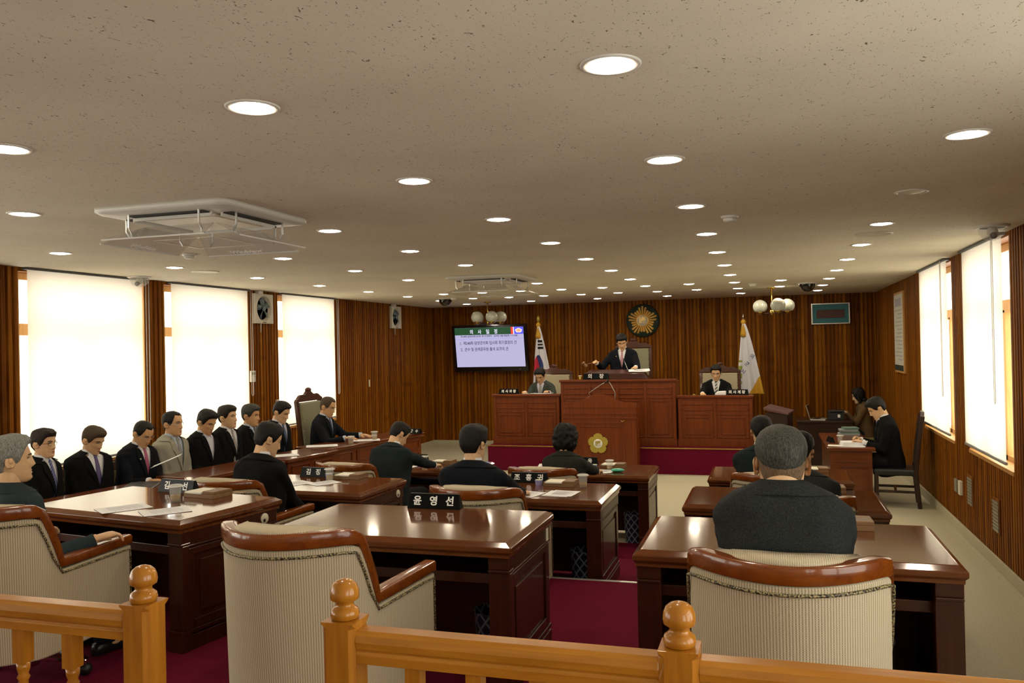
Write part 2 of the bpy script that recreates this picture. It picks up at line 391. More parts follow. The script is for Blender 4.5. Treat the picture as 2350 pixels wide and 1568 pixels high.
# ================================================================ ROOM SHELL
PITCH = .0752
def slat_run(mb, axis, a, b, z0, z1, face, sgn, mi=0):
    """battened panelling between a and b along axis; sgn = direction of the room"""
    prof = []; k0 = math.floor(a/PITCH); t = k0*PITCH
    while t < b:
        for u, d in ((.0, -.028), (.015, -.028), (.020, 0), (.064, 0), (.069, -.028)):
            p = t+u
            if a <= p <= b: prof.append((p, d))
        t += PITCH
    prof = [(a, 0)] + [q for q in prof if a < q[0] < b] + [(b, 0)]
    P = (lambda t, d, z: (face+sgn*d, t, z)) if axis == 'y' else (lambda t, d, z: (t, face+sgn*d, z))
    vs = [P(t, d, z0) for t, d in prof] + [P(t, d, z1) for t, d in prof]; n_ = len(prof)
    mb.add(vs, [(i, i+1, n_+i+1, n_+i) for i in range(n_-1)], mi, False)
    ends = [P(a, 0, z0), P(a, -.2, z0), P(a, -.2, z1), P(a, 0, z1), P(b, 0, z0), P(b, -.2, z0), P(b, -.2, z1), P(b, 0, z1)]
    mb.add(ends, [(0, 1, 2, 3), (4, 5, 6, 7), (0, 1, 5, 4), (3, 2, 6, 7), (1, 2, 6, 5)], mi, False)
def wall_y(name, x, sgn, wins, mat):
    mb = MB(); y = YF
    for a, b_ in wins:
        slat_run(mb, 'y', y, a, 0, ZC, x, sgn); slat_run(mb, 'y', a, b_, 0, SILL, x, sgn)
        mb.box(min(x, x-sgn*.2), max(x, x-sgn*.2), a, b_, ZC-.04, ZC+.1)
        y = b_
    slat_run(mb, 'y', y, YB, 0, ZC, x, sgn)
    return struct(mb.build(name, mat))
wall_y('wall_left', XL, 1, WIN_L, 'slats_y'); wall_y('wall_right', XR, -1, WIN_R, 'slats_y')
mb = MB(); slat_run(mb, 'x', XL, XR, 0, ZC, YB, -1); struct(mb.build('wall_back', 'slats_x'))
mb = MB(); mb.box(XL, XR, YF-.2, YF, 0, ZC); struct(mb.build('wall_front', 'plaster'))  # unseen wall, made pale to bounce light into the room
mb = MB().box(XL-.2, XR+.2, YF-.2, YB+.2, -.12, 0); struct(mb.build('floor', 'cream_floor'))
mb = MB().box(XL-.2, XR+.2, YF-.2, YB+.2, ZC, ZC+.12); struct(mb.build('ceiling', 'ceiling_tile'))
for nm, bx in (('baseboard_left', (XL, XL+.018, YF, YB)), ('baseboard_right', (XR-.018, XR, YF, YB)), ('baseboard_back', (XL, XR, YB-.018, YB))):
    struct(MB().box(*bx, 0, .115).build(nm, 'cream_floor', bevel=.004))
# stepped seating floor in dark red carpet
struct(MB().box(-4.85, .74, YF, 5.95, 0, .42).build('trim_1', 'red_carpet', bevel=.01))
struct(MB().box(-4.85, .74, 5.95, 7.42, 0, .21).build('trim_2', 'red_carpet', bevel=.01))
struct(MB().box(-4.85, .74, 7.42, 8.87, 0, .006).build('trim_3', 'red_carpet'))
struct(MB().box(-4.85, .74, 5.925, 5.955, .41, .426).build('trim_4', 'alu', bevel=.003))
struct(MB().box(XL, -4.85, 3.2, 11.6, 0, .20).build('trim_5', 'red_carpet', bevel=.01))
# dais: carpeted riser with a brass nosing
DX0, DX1, DZ = -4.66, -.18, .425
struct(MB().box(DX0, DX1, 13.7, YB-.02, 0, DZ).build('trim_6', 'red_carpet', bevel=.006))
struct(MB().box(DX0, DX1, 13.685, 13.72, DZ-.012, DZ+.006).build('trim_7', 'brass', bevel=.002))
# windows: oiled wood frame, transom, mullion, panes
def window(i, x, a, b_, sgn):
    f = MB(); o = x-sgn*.14; x0, x1 = min(o, o-sgn*.07), max(o, o-sgn*.07)
    for y0, y1 in ((a, a+.06), (b_-.06, b_), ((a+b_)/2-.035, (a+b_)/2+.035)):
        f.box(x0, x1, y0, y1, SILL, ZC-.04 if (y0 == a or y1 == b_) else 2.36)
    for z0, z1 in ((SILL, SILL+.06), (2.33, 2.45), (ZC-.11, ZC-.04)): f.box(x0, x1, a, b_, z0, z1)
    r0, r1 = min(x+sgn*.01, o), max(x+sgn*.01, o)
    f.box(r0, r1, a, b_, SILL-.025, SILL+.012)
    f.box(min(x, o), max(x, o), a, a+.015, SILL, ZC-.04); f.box(min(x, o), max(x, o), b_-.015, b_, SILL, ZC-.04)
    w = struct(f.build('window_%d' % i, 'frame_wood', bevel=.004))
    p = MB().box(o-sgn*.04-.003, o-sgn*.04+.003, a+.05, b_-.05, SILL+.05, ZC-.1)
    struct(p.build('window_pane', 'pane_glass', w))
k = 1
for a, b_ in WIN_L: window(k, XL, a, b_, 1); k += 1
for a, b_ in WIN_R: window(k, XR, a, b_, -1); k += 1
def blind(x, y0, y1, sgn, z0, label, chain_y, chain_z, grp):
    t = thing('roller_blind', label, 'blind', (x, (y0+y1)/2, z0), 0, grp)
    h = (y1-y0)/2; top = ZC-z0-.022
    n_ = 14; vs = []; fs = []
    for i in range(n_+1):
        yy = -h+2*h*i/n_; vs += [(-.004*sgn*math.sin(i*1.3), yy, .015), (0, yy, top)]
    fs = [(2*i, 2*i+2, 2*i+3, 2*i+1) for i in range(n_)]
    MB().add(vs, fs, 0, True).build('cloth', 'blind_cloth', t)
    MB().box(-.012, .012, -h, h, -.005, .022).build('bottom_rail', 'blind_rail', t, bevel=.004)
    MB().box(-.03, .03, -h-.03, h+.03, top-.002, top+.018).build('gap_shade_strip', 'gap_grey', t)  # dark strip stands in for the shaded ceiling gap above the blind
    c = MB(); cy = chain_y-(y0+y1)/2; cx = sgn*.045
    pts = [(cx, cy, top), (cx, cy, chain_z-z0+.02), (cx, cy+.02, chain_z-z0), (cx, cy+.045, chain_z-z0+.02), (cx, cy+.05, top)]
    c.tube(pts, .0035, 5); c.build('pull_chain', 'white_plastic', t)
    return t
G = 'white roller blinds at the tall windows'
blind(XL+.035, 4.18, 5.70, 1, SILL+.03, 'white roller blind beside the nearest battened pillar, mostly behind the camera', 5.72, 1.25, G)
blind(XL+.035, 6.53, 8.12, 1, SILL+.03, 'widest white roller blind, glowing behind the four nearest officials', 8.13, 1.22, G)
blind(XL+.035, 8.62, 10.20, 1, SILL+.03, 'white roller blind between the two pillars, left of the wall thermostat', 10.2, 1.5, G)
blind(XL+.035, 11.08, 12.66, 1, SILL+.03, 'white roller blind behind the man seated at the end table', 12.68, 1.38, G)
blind(XR-.035, 8.05, 9.58, -1, SILL+.06, 'white roller blind on the side aisle wall, the nearer one with long chain', 8.16, 1.53, G)
blind(XR-.035, 10.36, 12.12, -1, SILL+.06, 'white roller blind on the side aisle wall, nearer the dark chair', 10.44, 1.45, G)

# ================================================================ CEILING FITTINGS
def make_downlight(label, loc, lit=True):
    t = thing('downlight', label, 'ceiling light', loc, 0, 'round recessed downlights')
    MB().lathe([(.075, .0), (.078, -.006), (.094, -.006), (.098, -.002), (.098, 0)], 28, cap=False).build('trim_ring', 'white_plastic', t)
    lm = MB().lathe([(.074, -.004), (.045, -.010), (.001, -.013)], 24, cap=False)
    lm.build('lamp', 'lamp_glow' if lit else 'cream_plastic', t)
    return t
cols = {1: ('long row beside the side aisle windows', [1, 3, 4, 5, 6, 7, 8, 9]), 0: ('long row over the nearest occupied desk', list(range(10))),
        -1: ('long row over the empty desk', list(range(10))), -2: ('row over the nearer ceiling cassette', [0, 2, 3, 4, 6, 7, 8, 9]),
        -3: ('second row in from the bright windows', [1, 3, 4, 5, 7, 8, 9]), -4: ('row closest to the bright windows', [2, 3, 4, 5, 6, 7, 8, 9])}
ordw = ['nearest', 'second', 'third', 'fourth', 'fifth', 'sixth', 'seventh', 'eighth', 'ninth', 'tenth']
proto = None
def put_light(x, y, label):
    global proto
    if proto is None: proto = make_downlight(label, (x, y, ZC))
    else: dup(proto, (x, y, ZC), 0, label)
for i, (nm, ks) in cols.items():
    for q, kk in enumerate(ks):
        x = -.4588+i*1.311 if i > -4 else -5.80
        y = 2.634+1.452*kk+(.22 if i == -4 else .15 if (i, kk) == (-2, 0) else 0)
        put_light(x, y, 'lit downlight, %s from the camera in the %s' % (ordw[q], nm))
halfn = {-3.5: 'beside the television chandelier', -2.5: 'over the left dais desk', -1.5: 'over the tall centre dais desk', -.5: 'over the right dais desk', .5: 'beside the right chandelier'}
for hi, nm in halfn.items():
    for kk, q in ((6.96, 'nearer'), (7.94, 'farther')):
        put_light(-.4588+hi*1.311, 2.634+1.455*kk, 'lit downlight, %s one of the extra pair %s' % (q, nm))
make_downlight('unlit downlight, only dark one in the row beside the aisle windows', (.85, 5.56, ZC), False)

def smoke(x, y, label):
    t = thing('smoke_detector', label, 'smoke detector', (x, y, ZC), 0, 'white smoke detectors')
    MB().lathe([(.062, 0), (.062, -.012), (.055, -.018)], 24).build('base', 'white_plastic', t)
    MB().lathe([(.045, -.018), (.045, -.034), (.036, -.042), (.001, -.043)], 24).build('sensor_cap', 'white_plastic', t)
smoke(-4.92, 6.31, 'white smoke detector just beyond the nearer ceiling cassette'); smoke(-.24, 6.09, 'white smoke detector beside the row of lights over the aisle block')
smoke(-.21, 13.27, 'small white detector near the right chandelier'); smoke(-5.26, 13.75, 'small white detector beside the far dome camera')
def speaker_disc(x, y, label):
    t = thing('ceiling_speaker', label, 'ceiling speaker', (x, y, ZC), 0, 'round flush ceiling speakers')
    MB().lathe([(.15, 0), (.15, -.006), (.13, -.012), (.12, -.008), (.001, -.008)], 32).build('grille', 'cream_plastic', t)
speaker_disc(-5.82, 7.72, 'flat round ceiling speaker near the window wall'); speaker_disc(.87, 7.62, 'flat round ceiling speaker between lights near the aisle windows')
def dome(x, y, label, mat, r=.105):
    t = thing('dome_camera', label, 'security camera', (x, y, ZC), 0, 'dome security cameras')
    MB().lathe([(r*1.22, 0), (r*1.22, -.012), (r*1.05, -.02), (r*.9, -.02)], 32, cap=False).build('base_ring', 'white_plastic', t)
    MB().lathe([(r*math.cos(a*math.pi/20), -.018-r*math.sin(a*math.pi/20)) for a in range(11)], 32, cap=False).build('dome', mat, t)
    if mat == 'dome_clear':
        MB().ball((0, 0, -.05), .042, 14, 10).build('camera_eye', 'white_plastic', t)
        MB().lathe([(.025, 0), (.025, -.03)], 14, M=Matrix.Translation((0, -.02, -.075)) @ Matrix.Rotation(R(-60), 4, 'X')).build('lens', 'black_plastic', t)
dome(-6.82, 7.88, 'clear dome security camera at top of the pillar between bright windows', 'dome_clear')
dome(1.73, 7.52, 'clear dome security camera above the nearer aisle window', 'dome_clear')
dome(.59, 13.6, 'dark dome security camera near the right chandelier', 'dome_smoke', .12); dome(-5.47, 13.91, 'dark dome security camera near the television chandelier', 'dome_smoke', .12)

def cassette(x, y, label, txt):
    t = thing('ceiling_air_conditioner', label, 'air conditioner', (x, y, ZC), 0, 'four way ceiling cassettes with clear wind deflectors')
    h = .48
    def rr(s, r=.09):
        out_ = []
        for cx, cy, a0 in ((s-r, s-r, 0), (-(s-r), s-r, 90), (-(s-r), -(s-r), 180), (s-r, -(s-r), 270)):
            out_ += [(cx+r*math.cos(R(a0+q*15)), cy+r*math.sin(R(a0+q*15))) for q in range(7)]
        return out_
    m_ = MB(); ring = lambda s, z: [(px_, py_, z) for px_, py_ in rr(s)]
    m_.loft([ring(h, 0), ring(h, -.022), ring(h-.02, -.035), ring(h-.10, -.045)], cap=True)
    m_.build('panel', 'white_plastic', t)
    g = MB().box(-.26, .26, -.26, .26, -.062, -.04)
    g.build('intake_grille', 'cream_plastic', t, bevel=.012)
    for q in range(4):
        M_ = Matrix.Rotation(R(90*q), 4, 'Z')
        MB().box(-.27, .27, -.385, -.315, -.052, -.04, M=M_).build('air_slot', 'grille_dark', t)
        dv = MB().box(-.28, .28, -.325, -.312, -.07, -.04, M=M_); dv.build('louver', 'white_plastic', t, bevel=.003)
        T = M_ @ Matrix.Translation((0, -.315, -.125)) @ Matrix.Rotation(R(22), 4, 'X')
        pl = MB()
        pl.prism([(-.36, -.20), (.36, -.20), (.25, .06), (-.25, .06)], -.003, .003, M=T); d = pl.build('wind_deflector', 'acrylic', t)
        MB().box(-.36, .36, -.204, -.199, -.004, .004, M=T).build('deflector_edge', 'acrylic_edge', d)
        for sx in (-1, 1):
            MB().bar([M_ @ Vector((sx*.25, -.40, -.03)), M_ @ Vector((sx*.25, -.40, -.12)), M_ @ Vector((sx*.25, -.375, -.155))], .014, .006, up=(.3, .9, .2)).build('bracket', 'alu', d)
        if txt:
            tm = text_mesh('Windvisor', .058, .0008, .0006)
            flip = T @ face_mat(Vector((.02, -.160, -.0045)), (0, 0, -1), (0, 1, 0))
            MB().mesh(tm, M=flip, sm=False).build('lettering', 'white_letter', d)
    return t
cassette(-3.43, 4.57, 'white ceiling cassette with clear deflectors above the nearest desks', True)
cassette(-3.35, 10.16, 'white ceiling cassette with clear deflectors nearer the dais', False)
ht = MB(); hx, hy = -4.28, 5.72
for a_, b_ in (((-.28, -.28), (.28, -.28)), ((.28, -.28), (.28, .28)), ((.28, .28), (-.28, .28)), ((-.28, .28), (-.28, -.28))):
    ht.bar([(hx+a_[0], hy+a_[1], ZC-.003), (hx+b_[0], hy+b_[1], ZC-.003)], .02, .006)
tag(ht.build('ceiling_hatch_frame', 'cream_plastic'), 'thin square access hatch frame in the ceiling beyond the nearer cassette', 'ceiling hatch')

# chandeliers with opal globes (switched off)
def chandelier(x, y, label, angs):
    t = thing('chandelier', label, 'chandelier', (x, y, ZC), 0, 'brass chandeliers with opal globes')
    MB().lathe([(.075, 0), (.07, -.015), (.03, -.03), (.012, -.045)], 24).build('ceiling_rose', 'brass', t)
    MB().tube([(0, 0, -.03), (0, 0, -.40)], .009, 10).build('stem', 'brass', t)
    MB().lathe([(.01, -.36), (.035, -.38), (.035, -.43), (.012, -.46)], 16).build('hub', 'brass', t)
    for a in angs:
        a = R(a); c_, s_ = math.cos(a), math.sin(a)
        MB().tube([(0, 0, -.42), (.12*c_, .12*s_, -.425), (.235*c_, .235*s_, -.42)], .011, 8).build('arm', 'dark_wood', t)
        MB().lathe([(.012, -.44), (.05, -.415), (.062, -.40), (.062, -.385)], 20, M=Matrix.Translation((.25*c_, .25*s_, 0))).build('cup', 'brass', t)
        pr = [(.055, -.395), (.088, -.385)] + [(.118*math.cos(b_), -.305+.115*math.sin(b_)) for b_ in [R(v_) for v_ in range(-35, 91, 9)]]
        MB().lathe(pr, 24, M=Matrix.Translation((.25*c_, .25*s_, 0))).build('globe', 'globe_glass', t)
chandelier(-5.2, 15.45, 'brass chandelier with white globes in front of the television', [18, 90, 162, 234, 306])
chandelier(.07, 14.4, 'brass chandelier with white globes between the flag and framed panel', [138, 292, 15])

# ================================================================ WALL FITTINGS
def fan(y0, y1, label, rot):
    yc = (y0+y1)/2; t = thing('exhaust_fan', label, 'exhaust fan', (XL, yc, 2.74), 0, 'square exhaust fans high on the window wall')
    h = (y1-y0)/2; zt = .215
    body = MB(); n_ = 32; rO = .185
    rings = []
    def sq(a, s, d):
        c_, s_ = math.cos(a), math.sin(a); k_ = s/max(abs(c_), abs(s_)); return (d, max(-h, min(h, k_*c_)), max(-zt, min(zt, k_*s_)))
    A = [2*math.pi*q/n_+R(45) for q in range(n_)]
    body.loft([[sq(a, .3, .0) for a in A], [sq(a, .3, .05) for a in A], [(.055, rO*math.cos(a), rO*math.sin(a)) for a in A], [(.0, (rO-.03)*math.cos(a), (rO-.03)*math.sin(a)) for a in A]], 0, False, True, False)
    body.build('housing', 'fan_grey', t, bevel=.006)
    MB().lathe([(rO-.02, .004), (.001, .004)], 32, M=Matrix.Rotation(R(90), 4, 'Y')).build('duct', 'fan_dark', t)
    for q in range(5):
        M_ = Matrix.Translation((.03, 0, 0)) @ Matrix.Rotation(R(72*q+rot), 4, 'X')
        vs = []
        for r_, w_, tw in ((.03, .035, .012), (.09, .07, .016), (.15, .085, .014)):
            vs += [(-tw, -w_/2, r_), (tw, w_/2, r_)]
        vs += [(p[0]+.003, p[1], p[2]) for p in vs]
        MB().add(vs, [(0, 1, 3, 2), (2, 3, 5, 4), (6, 8, 9, 7), (8, 10, 11, 9), (0, 2, 8, 6), (2, 4, 10, 8), (1, 7, 9, 3), (3, 9, 11, 5), (4, 5, 11, 10), (0, 6, 7, 1)], 0, True, M_).build('blade', 'fan_blade', t)
    MB().ball((.045, 0, 0), (.018, .038, .038)).build('hub', 'fan_blade', t)
    MB().tube([(.06, -.12, -.2), (.062, -.12, -.34), (.062, -.10, -.345), (.06, -.09, -.2)], .003, 5).build('pull_cord', 'white_plastic', t)
    MB().box(.05, .058, -.04, .04, -.2, -.19).build('badge', 'black_plastic', t)
    tag(MB().box(0, .07, -.05, .05, 0, .05).build('junction_box', 'white_plastic', bevel=.004, loc=(XL, yc-.1, 2.945)), 'small white box at the ceiling above the %s' % ('nearer exhaust fan' if y0 < 12 else 'farther exhaust fan'), 'junction box')
fan(10.35, 10.82, 'square exhaust fan with blue blades on the pillar between bright windows', 10); fan(14.9, 15.34, 'square exhaust fan on the battened wall beyond the last bright window', 30)
th = thing('thermostat', 'white wall controller with small grey screen on the window pillar', 'thermostat', (XL, 10.32, 1.77))
MB().box(0, .03, -.055, .055, -.08, .08).build('case', 'white_plastic', th, bevel=.006); MB().box(.03, .032, -.04, .04, .02, .062).build('display', 'vent_grey', th)
MB().box(.03, .032, -.0, .035, -.005, .005).build('button', 'print_grey', th)
tag(MB().box(0, .03, -.025, .025, -.04, .04).build('wall_socket', 'cream_plastic', bevel=.004, loc=(XL, 10.93, 1.36)), 'small pale socket low on the window pillar above an official', 'wall socket')
tag(MB().box(0, .012, -.018, .018, -.065, .065).build('wall_tag', 'cream_plastic', bevel=.003, loc=(XL, 13.97, 1.5)), 'thin pale strip on the battened wall between window and far corner', 'wall tag')
# television
tv = thing('television', 'large wall television showing the agenda on a lilac slide', 'television', (-5.62, 16.84, 2.1))
tv.rotation_euler = (R(9), 0, R(-1))
W2, H2 = .83, .5
MB().box(-W2, W2, -.05, .05, -H2, H2).build('bezel', 'tv_black', tv, bevel=.012)
MB().box(-.25, .25, .05, .19, -.2, .2).build('wall_mount', 'black_plastic', tv)
sx0, sx1, sz0, sz1 = -.765, .765, -.395, .445
MB().box(sx0, sx1, -.056, -.05, sz0, sz1).build('screen', 'screen', tv)
scn = [c for c in tv.children if c.name.startswith('screen')][0]
MB().box(sx0, sx1, -.058, -.056, .295, sz1).build('header', 'screen_green', scn)
MB().box(.495, .545, -.0595, -.058, .295, sz1).build('red_band', 'screen_red', scn); MB().box(.545, .565, -.0595, -.058, .295, sz1).build('white_band', 'screen_white', scn)
MB().box(.565, sx1, -.0595, -.058, .295, sz1).build('blue_band', 'screen_blue', scn)
MB().box(sx0, sx1, -.0575, -.056, .205, .210).build('rule_line', 'screen_line', scn)
def blossom(r, n_=60, deep=.22, wav=.03):
    out_ = []
    for q in range(n_):
        a = 2*math.pi*q/n_+math.pi/2; p5 = abs(math.cos(2.5*(a-math.pi/2)))
        rr_ = r*(1-deep+deep*p5**.6)*(1+wav*math.cos(25*a)); out_.append((rr_*math.cos(a), rr_*math.sin(a)))
    return out_
FM = face_mat(Vector((.665, -.0595, .37)), (0, -1, 0))
MB().prism([(1.25*a, .8*b_) for a, b_ in blossom(.062)], 0, .001, 0, FM).build('emblem', 'screen_white', scn); MB().prism([(1.25*a, .8*b_) for a, b_ in blossom(.045)], .001, .002, 0, FM).build('emblem_core', 'screen_orange', scn)
def tvtext(s, x, z, size, mat, y=-.0585, sx=1):
    me = text_mesh(s, size, .0004, .001)
    MB().mesh(me, M=face_mat(Vector((x, y, z)), (0, -1, 0)) @ Matrix.Diagonal((sx, 1, 1, 1)), sm=False).build('slide_lettering', mat, scn)
tvtext('의    사    일    정', -.11, .352, .105, 'screen_white', -.0588, .85)
tvtext('제 248회 담양군의회 임시회  제 1차 본회의    2014년 10월 30일(목) 11시 00분', .0, .262, .046, 'screen_text', -.0566, .86)
tvtext('1.  제248회 담양군의회 임시회 회기결정의 건', -.035, .115, .082, 'screen_text', -.0566, .84)
tvtext('2.  군수 및 관계공무원 출석 요구의 건', -.12, -.02, .082, 'screen_text', -.0566, .84)
MB().box(.62, .66, -.054, -.05, -.452, -.446).build('badge', 'alu', tv)
# gold sunburst emblem on a dark green disc
em = thing('council_emblem', 'gold sunburst emblem on a dark green disc high on the back wall', 'emblem', (-2.42, YB, 2.59))
MB().lathe([(.335, 0), (.335, .03), (.32, .045), (.001, .045)], 40, M=Matrix.Rotation(R(90), 4, 'X')).build('disc', 'green_board', em)
def ray_len(a):
    return .205+.085*abs(math.cos(2.5*a))**1.2
for q in range(25):
    a = 2*math.pi*q/25; L_ = ray_len(a)
    M_ = Matrix.Translation((0, -.06, 0)) @ Matrix.Rotation(a, 4, 'Y')
    w_ = .0125
    MB().add([(-w_, 0, .10), (w_, 0, .10), (w_*1.75, 0, L_), (-w_*1.75, 0, L_), (0, -.022, .10), (0, -.026, L_*.98), (0, -.004, L_+.012)],
             [(0, 4, 5, 3), (4, 1, 2, 5), (3, 5, 6), (5, 2, 6), (0, 1, 4), (0, 3, 6, 2, 1)], 0, False, M_).build('ray', 'gold', em)
RX = Matrix.Translation((0, -.05, 0)) @ Matrix.Rotation(R(90), 4, 'X')
MB().lathe([(.118, 0), (.125, .02), (.118, .034), (.105, .034)], 36, M=RX, cap=False).build('rim', 'gold', em)
MB().lathe([(.108, .02), (.104, .026), (.001, .028)], 36, M=RX).build('centre_disc', 'poster', em)
MB().mesh(text_mesh('議', .15, .004, .002), M=face_mat(Vector((0, -.080, 0)), (0, -1, 0)), sm=False).build('character', 'gold', em)
# framed panel right of the right chandelier
fp = thing('framed_panel', 'silver framed blue panel with a dark red plaque on the back wall', 'picture', (1.145, YB, 2.62))
fw, fh = .345, .20
fr = MB()
for x0, x1, z0, z1 in ((-fw, fw, fh-.022, fh), (-fw, fw, -fh, -fh+.022), (-fw, -fw+.022, -fh+.022, fh-.022), (fw-.022, fw, -fh+.022, fh-.022)): fr.box(x0, x1, -.05, 0, z0, z1)
fr.build('frame', 'alu', fp, bevel=.004); MB().box(-fw+.02, fw-.02, -.035, 0, -fh+.02, fh-.02).build('backing', 'picture_blue', fp)
MB().box(-.25, .25, -.045, -.035, -.085, .075).build('plaque', 'picture_brown', fp, bevel=.006)
# poster on the aisle wall
po = thing('wall_poster', 'tall narrow charter poster in a thin frame on the aisle wall', 'poster', (XR, 14.05, 2.21))
MB().box(-.03, 0, -.46, .46, -.62, .62).build('frame', 'frame_wood', po, bevel=.005); MB().box(-.034, -.028, -.43, .43, -.585, .585).build('sheet', 'poster', po)
MB().box(-.036, -.034, -.30, .30, .40, .52).build('title_box', 'print_grey', po); MB().box(-.036, -.034, -.43, .43, -.585, -.50).build('footer_band', 'green_board', po)
for q in range(14): MB().box(-.0355, -.034, -.36, .36-.1*((q*7) % 4), .33-q*.058, .345-q*.058).build('text_line', 'print_grey', po)
for yc, zc, lab in ((9.58, .54, 'grey metal louvre panel low on the aisle wall under the window pillar'), (8.56, .49, 'grey metal louvre panel low on the aisle wall, nearest the camera')):
    v_ = thing('wall_vent', lab, 'vent', (XR, yc, zc), 0, 'small metal panels low on the aisle wall')
    MB().box(-.008, 0, -.125, .125, -.16, .16).build('recess_frame', 'slats_y', v_, bevel=.003); p = MB()
    for q in range(9): p.box(-.016, -.006, -.10, .10, -.14+q*.031, -.118+q*.031)
    p.build('louvre', 'vent_grey', v_)
tag(MB().box(-.02, 0, -.06, .06, -.07, .07).build('socket_plate', 'vent_grey', bevel=.004, loc=(XR, 10.24, .49)), 'small grey socket plate on the aisle wall, farther of two', 'wall socket')
tag(MB().box(-.03, 0, -.05, .05, -.075, .075).build('socket_plate', 'cream_plastic', bevel=.004, loc=(XR, 10.0, .50)), 'small cream socket plate on the aisle wall beside the grey one', 'wall socket')

# ================================================================ MEMBERS' DESKS
def make_desk(label, loc):
    t = thing('member_desk', label, 'desk', loc, 0, 'members desks in three blocks')
    w, d, h = .69, .42, .75
    top = MB()
    def rect(x, y, z): return [(-x, -y, z), (x, -y, z), (x, y, z), (-x, y, z)]
    top.loft([rect(w-.012, d-.012, h-.075), rect(w-.012, d-.012, h-.058), rect(w, d, h-.045), rect(w, d, h-.022), rect(w-.03, d-.03, h-.002), rect(w-.035, d-.035, h)], 0, False)
    top.build('desktop', 'desktop', t, bevel=.003)
    for sx in (-1, 1):
        sp = MB(); x0, x1 = sorted((sx*.60, sx*.655))
        sp.box(x0, x1, -.37, .38, .0, h-.07)
        xo = sx*.655
        a, b_ = sorted((xo, xo+sx*.012))
        for y0, y1, z0, z1 in ((-.37, -.30, .12, h-.17), (.31, .38, .12, h-.17), (-.30, .31, .12, .17), (-.30, .31, h-.21, h-.17)): sp.box(a, b_, y0, y1, z0, z1)
        a, b_ = sorted((sx*.575, sx*.672))
        sp.box(a, b_, -.385, .39, 0, .085); sp.box(a, b_, -.385, .39, .095, .118); sp.box(a, b_, -.385, .39, h-.165, h-.15); sp.box(a, b_, -.38, .385, h-.15, h-.07)
        side = sp.build('side_panel', 'mahogany_z', t, bevel=.004)
        a, b_ = sorted((xo, xo+sx*.007)); MB().box(a, b_, -.25, .26, .20, h-.25).build('raised_panel', 'mahogany_z', side, bevel=.01)
        pt = MB()
        a, b_ = sorted((sx*.565, sx*.675))
        pt.box(a, b_, -.40, -.33, .0, .12); pt.box(a, b_, -.39, -.34, .12, h-.15); pt.box(a, b_, -.40, -.33, h-.15, h-.135); pt.box(a, b_, -.395, -.335, h-.135, h-.07)
        pt.build('corner_post', 'mahogany_z', t, bevel=.004)
    fp = MB(); fp.box(-.60, .60, .32, .35, .02, h-.07)
    for x0, x1 in ((-.55, -.03), (.03, .55)):
        for a in ((x0, x1, .12, .15), (x0, x1, h-.2, h-.17)): fp.box(a[0], a[1], .35, .36, a[2], a[3])
        fp.box(x0, x0+.03, .35, .36, .12, h-.17); fp.box(x1-.03, x1, .35, .36, .12, h-.17)
    fp.build('modesty_panel', 'mahogany_x', t, bevel=.003)
    sh = MB(); sh.box(-.60, .60, -.30, .32, h-.225, h-.205); sh.box(-.60, .60, -.32, -.30, h-.225, h-.175); sh.build('book_shelf', 'mahogany_x', t, bevel=.003)
    return t
def socket(parent_loc, dz=0):
    pass
ROWY = [4.24, 6.50, 9.04]; ROWZ = [.42, .21, 0.006]
COLX = {'L': -3.82, 'C': -1.885, 'R': .075}
bl = {'L': 'block beside the officials', 'C': 'centre block', 'R': 'block beside the side aisle'}
rw = ['nearest row', 'middle row', 'front row facing the dais']
DESK = {}
proto_d = None
for ck in 'LCR':
    for r_ in range(3):
        lab = 'mahogany desk in the %s of the %s' % (rw[r_], bl[ck])
        loc = (COLX[ck]+(.03 if ck == 'L' and r_ == 0 else 0), ROWY[r_], ROWZ[r_])
        if proto_d is None: proto_d = DESK[ck, r_] = make_desk(lab, loc)
        else: DESK[ck, r_] = dup(proto_d, loc, 0, lab)
DESK['L', 0].rotation_euler.z = R(-9); DESK['L', 0].location = (-3.79, 4.47, .42); DESK['L', 1].rotation_euler.z = R(-2)
for (ck, r_) in (('L', 0), ('L', 1), ('C', 0)):
    o = DESK[ck, r_]
    if ck == 'L':
        g = MB().lathe([(.034, 0), (.034, .006), (.030, .01), (.001, .010)], 22, M=Matrix.Translation((.672, .27, .635)) @ Matrix.Rotation(R(90), 4, 'Y')).build('cable_grommet', 'cream_plastic', o)
        MB().lathe([(.011, .0095), (.011, .011), (.001, .011)], 14, M=Matrix.Translation((.672, .262, .625)) @ Matrix.Rotation(R(90), 4, 'Y')).build('hole', 'black_plastic', g)
    else:
        MB().box(.672, .678, .30, .335, .60, .67).build('cable_plate', 'cream_plastic', o, bevel=.002)
# tartan waste bins standing inside the knee space of the centre block
def bin_(x, y, z, label):
    m_ = MB(); n_ = 28
    m_.lathe([(.10, 0), (.118, .30), (.121, .305), (.115, .305), (.10, .02), (.001, .02)], n_, cap=False)
    o = m_.build('waste_bin', 'tartan', loc=(x, y, z)); me = o.data
    uvl = me.uv_layers.new(name='uv')
    for p in me.polygons:
        for li in p.loop_indices:
            v_ = me.vertices[me.loops[li].vertex_index].co; uvl.data[li].uv = (math.atan2(v_.y, v_.x)*.22, v_.z*1.6)
    tag(o, label, 'waste bin', 'blue tartan waste bins')
for r_, nm in enumerate(('empty desk in the nearest row', 'occupied desk in the middle row', 'woman member\'s desk in the front row')):
    bin_(COLX['C']+.48, ROWY[r_]-.02-.03*r_, ROWZ[r_], 'blue tartan waste bin under the '+nm)

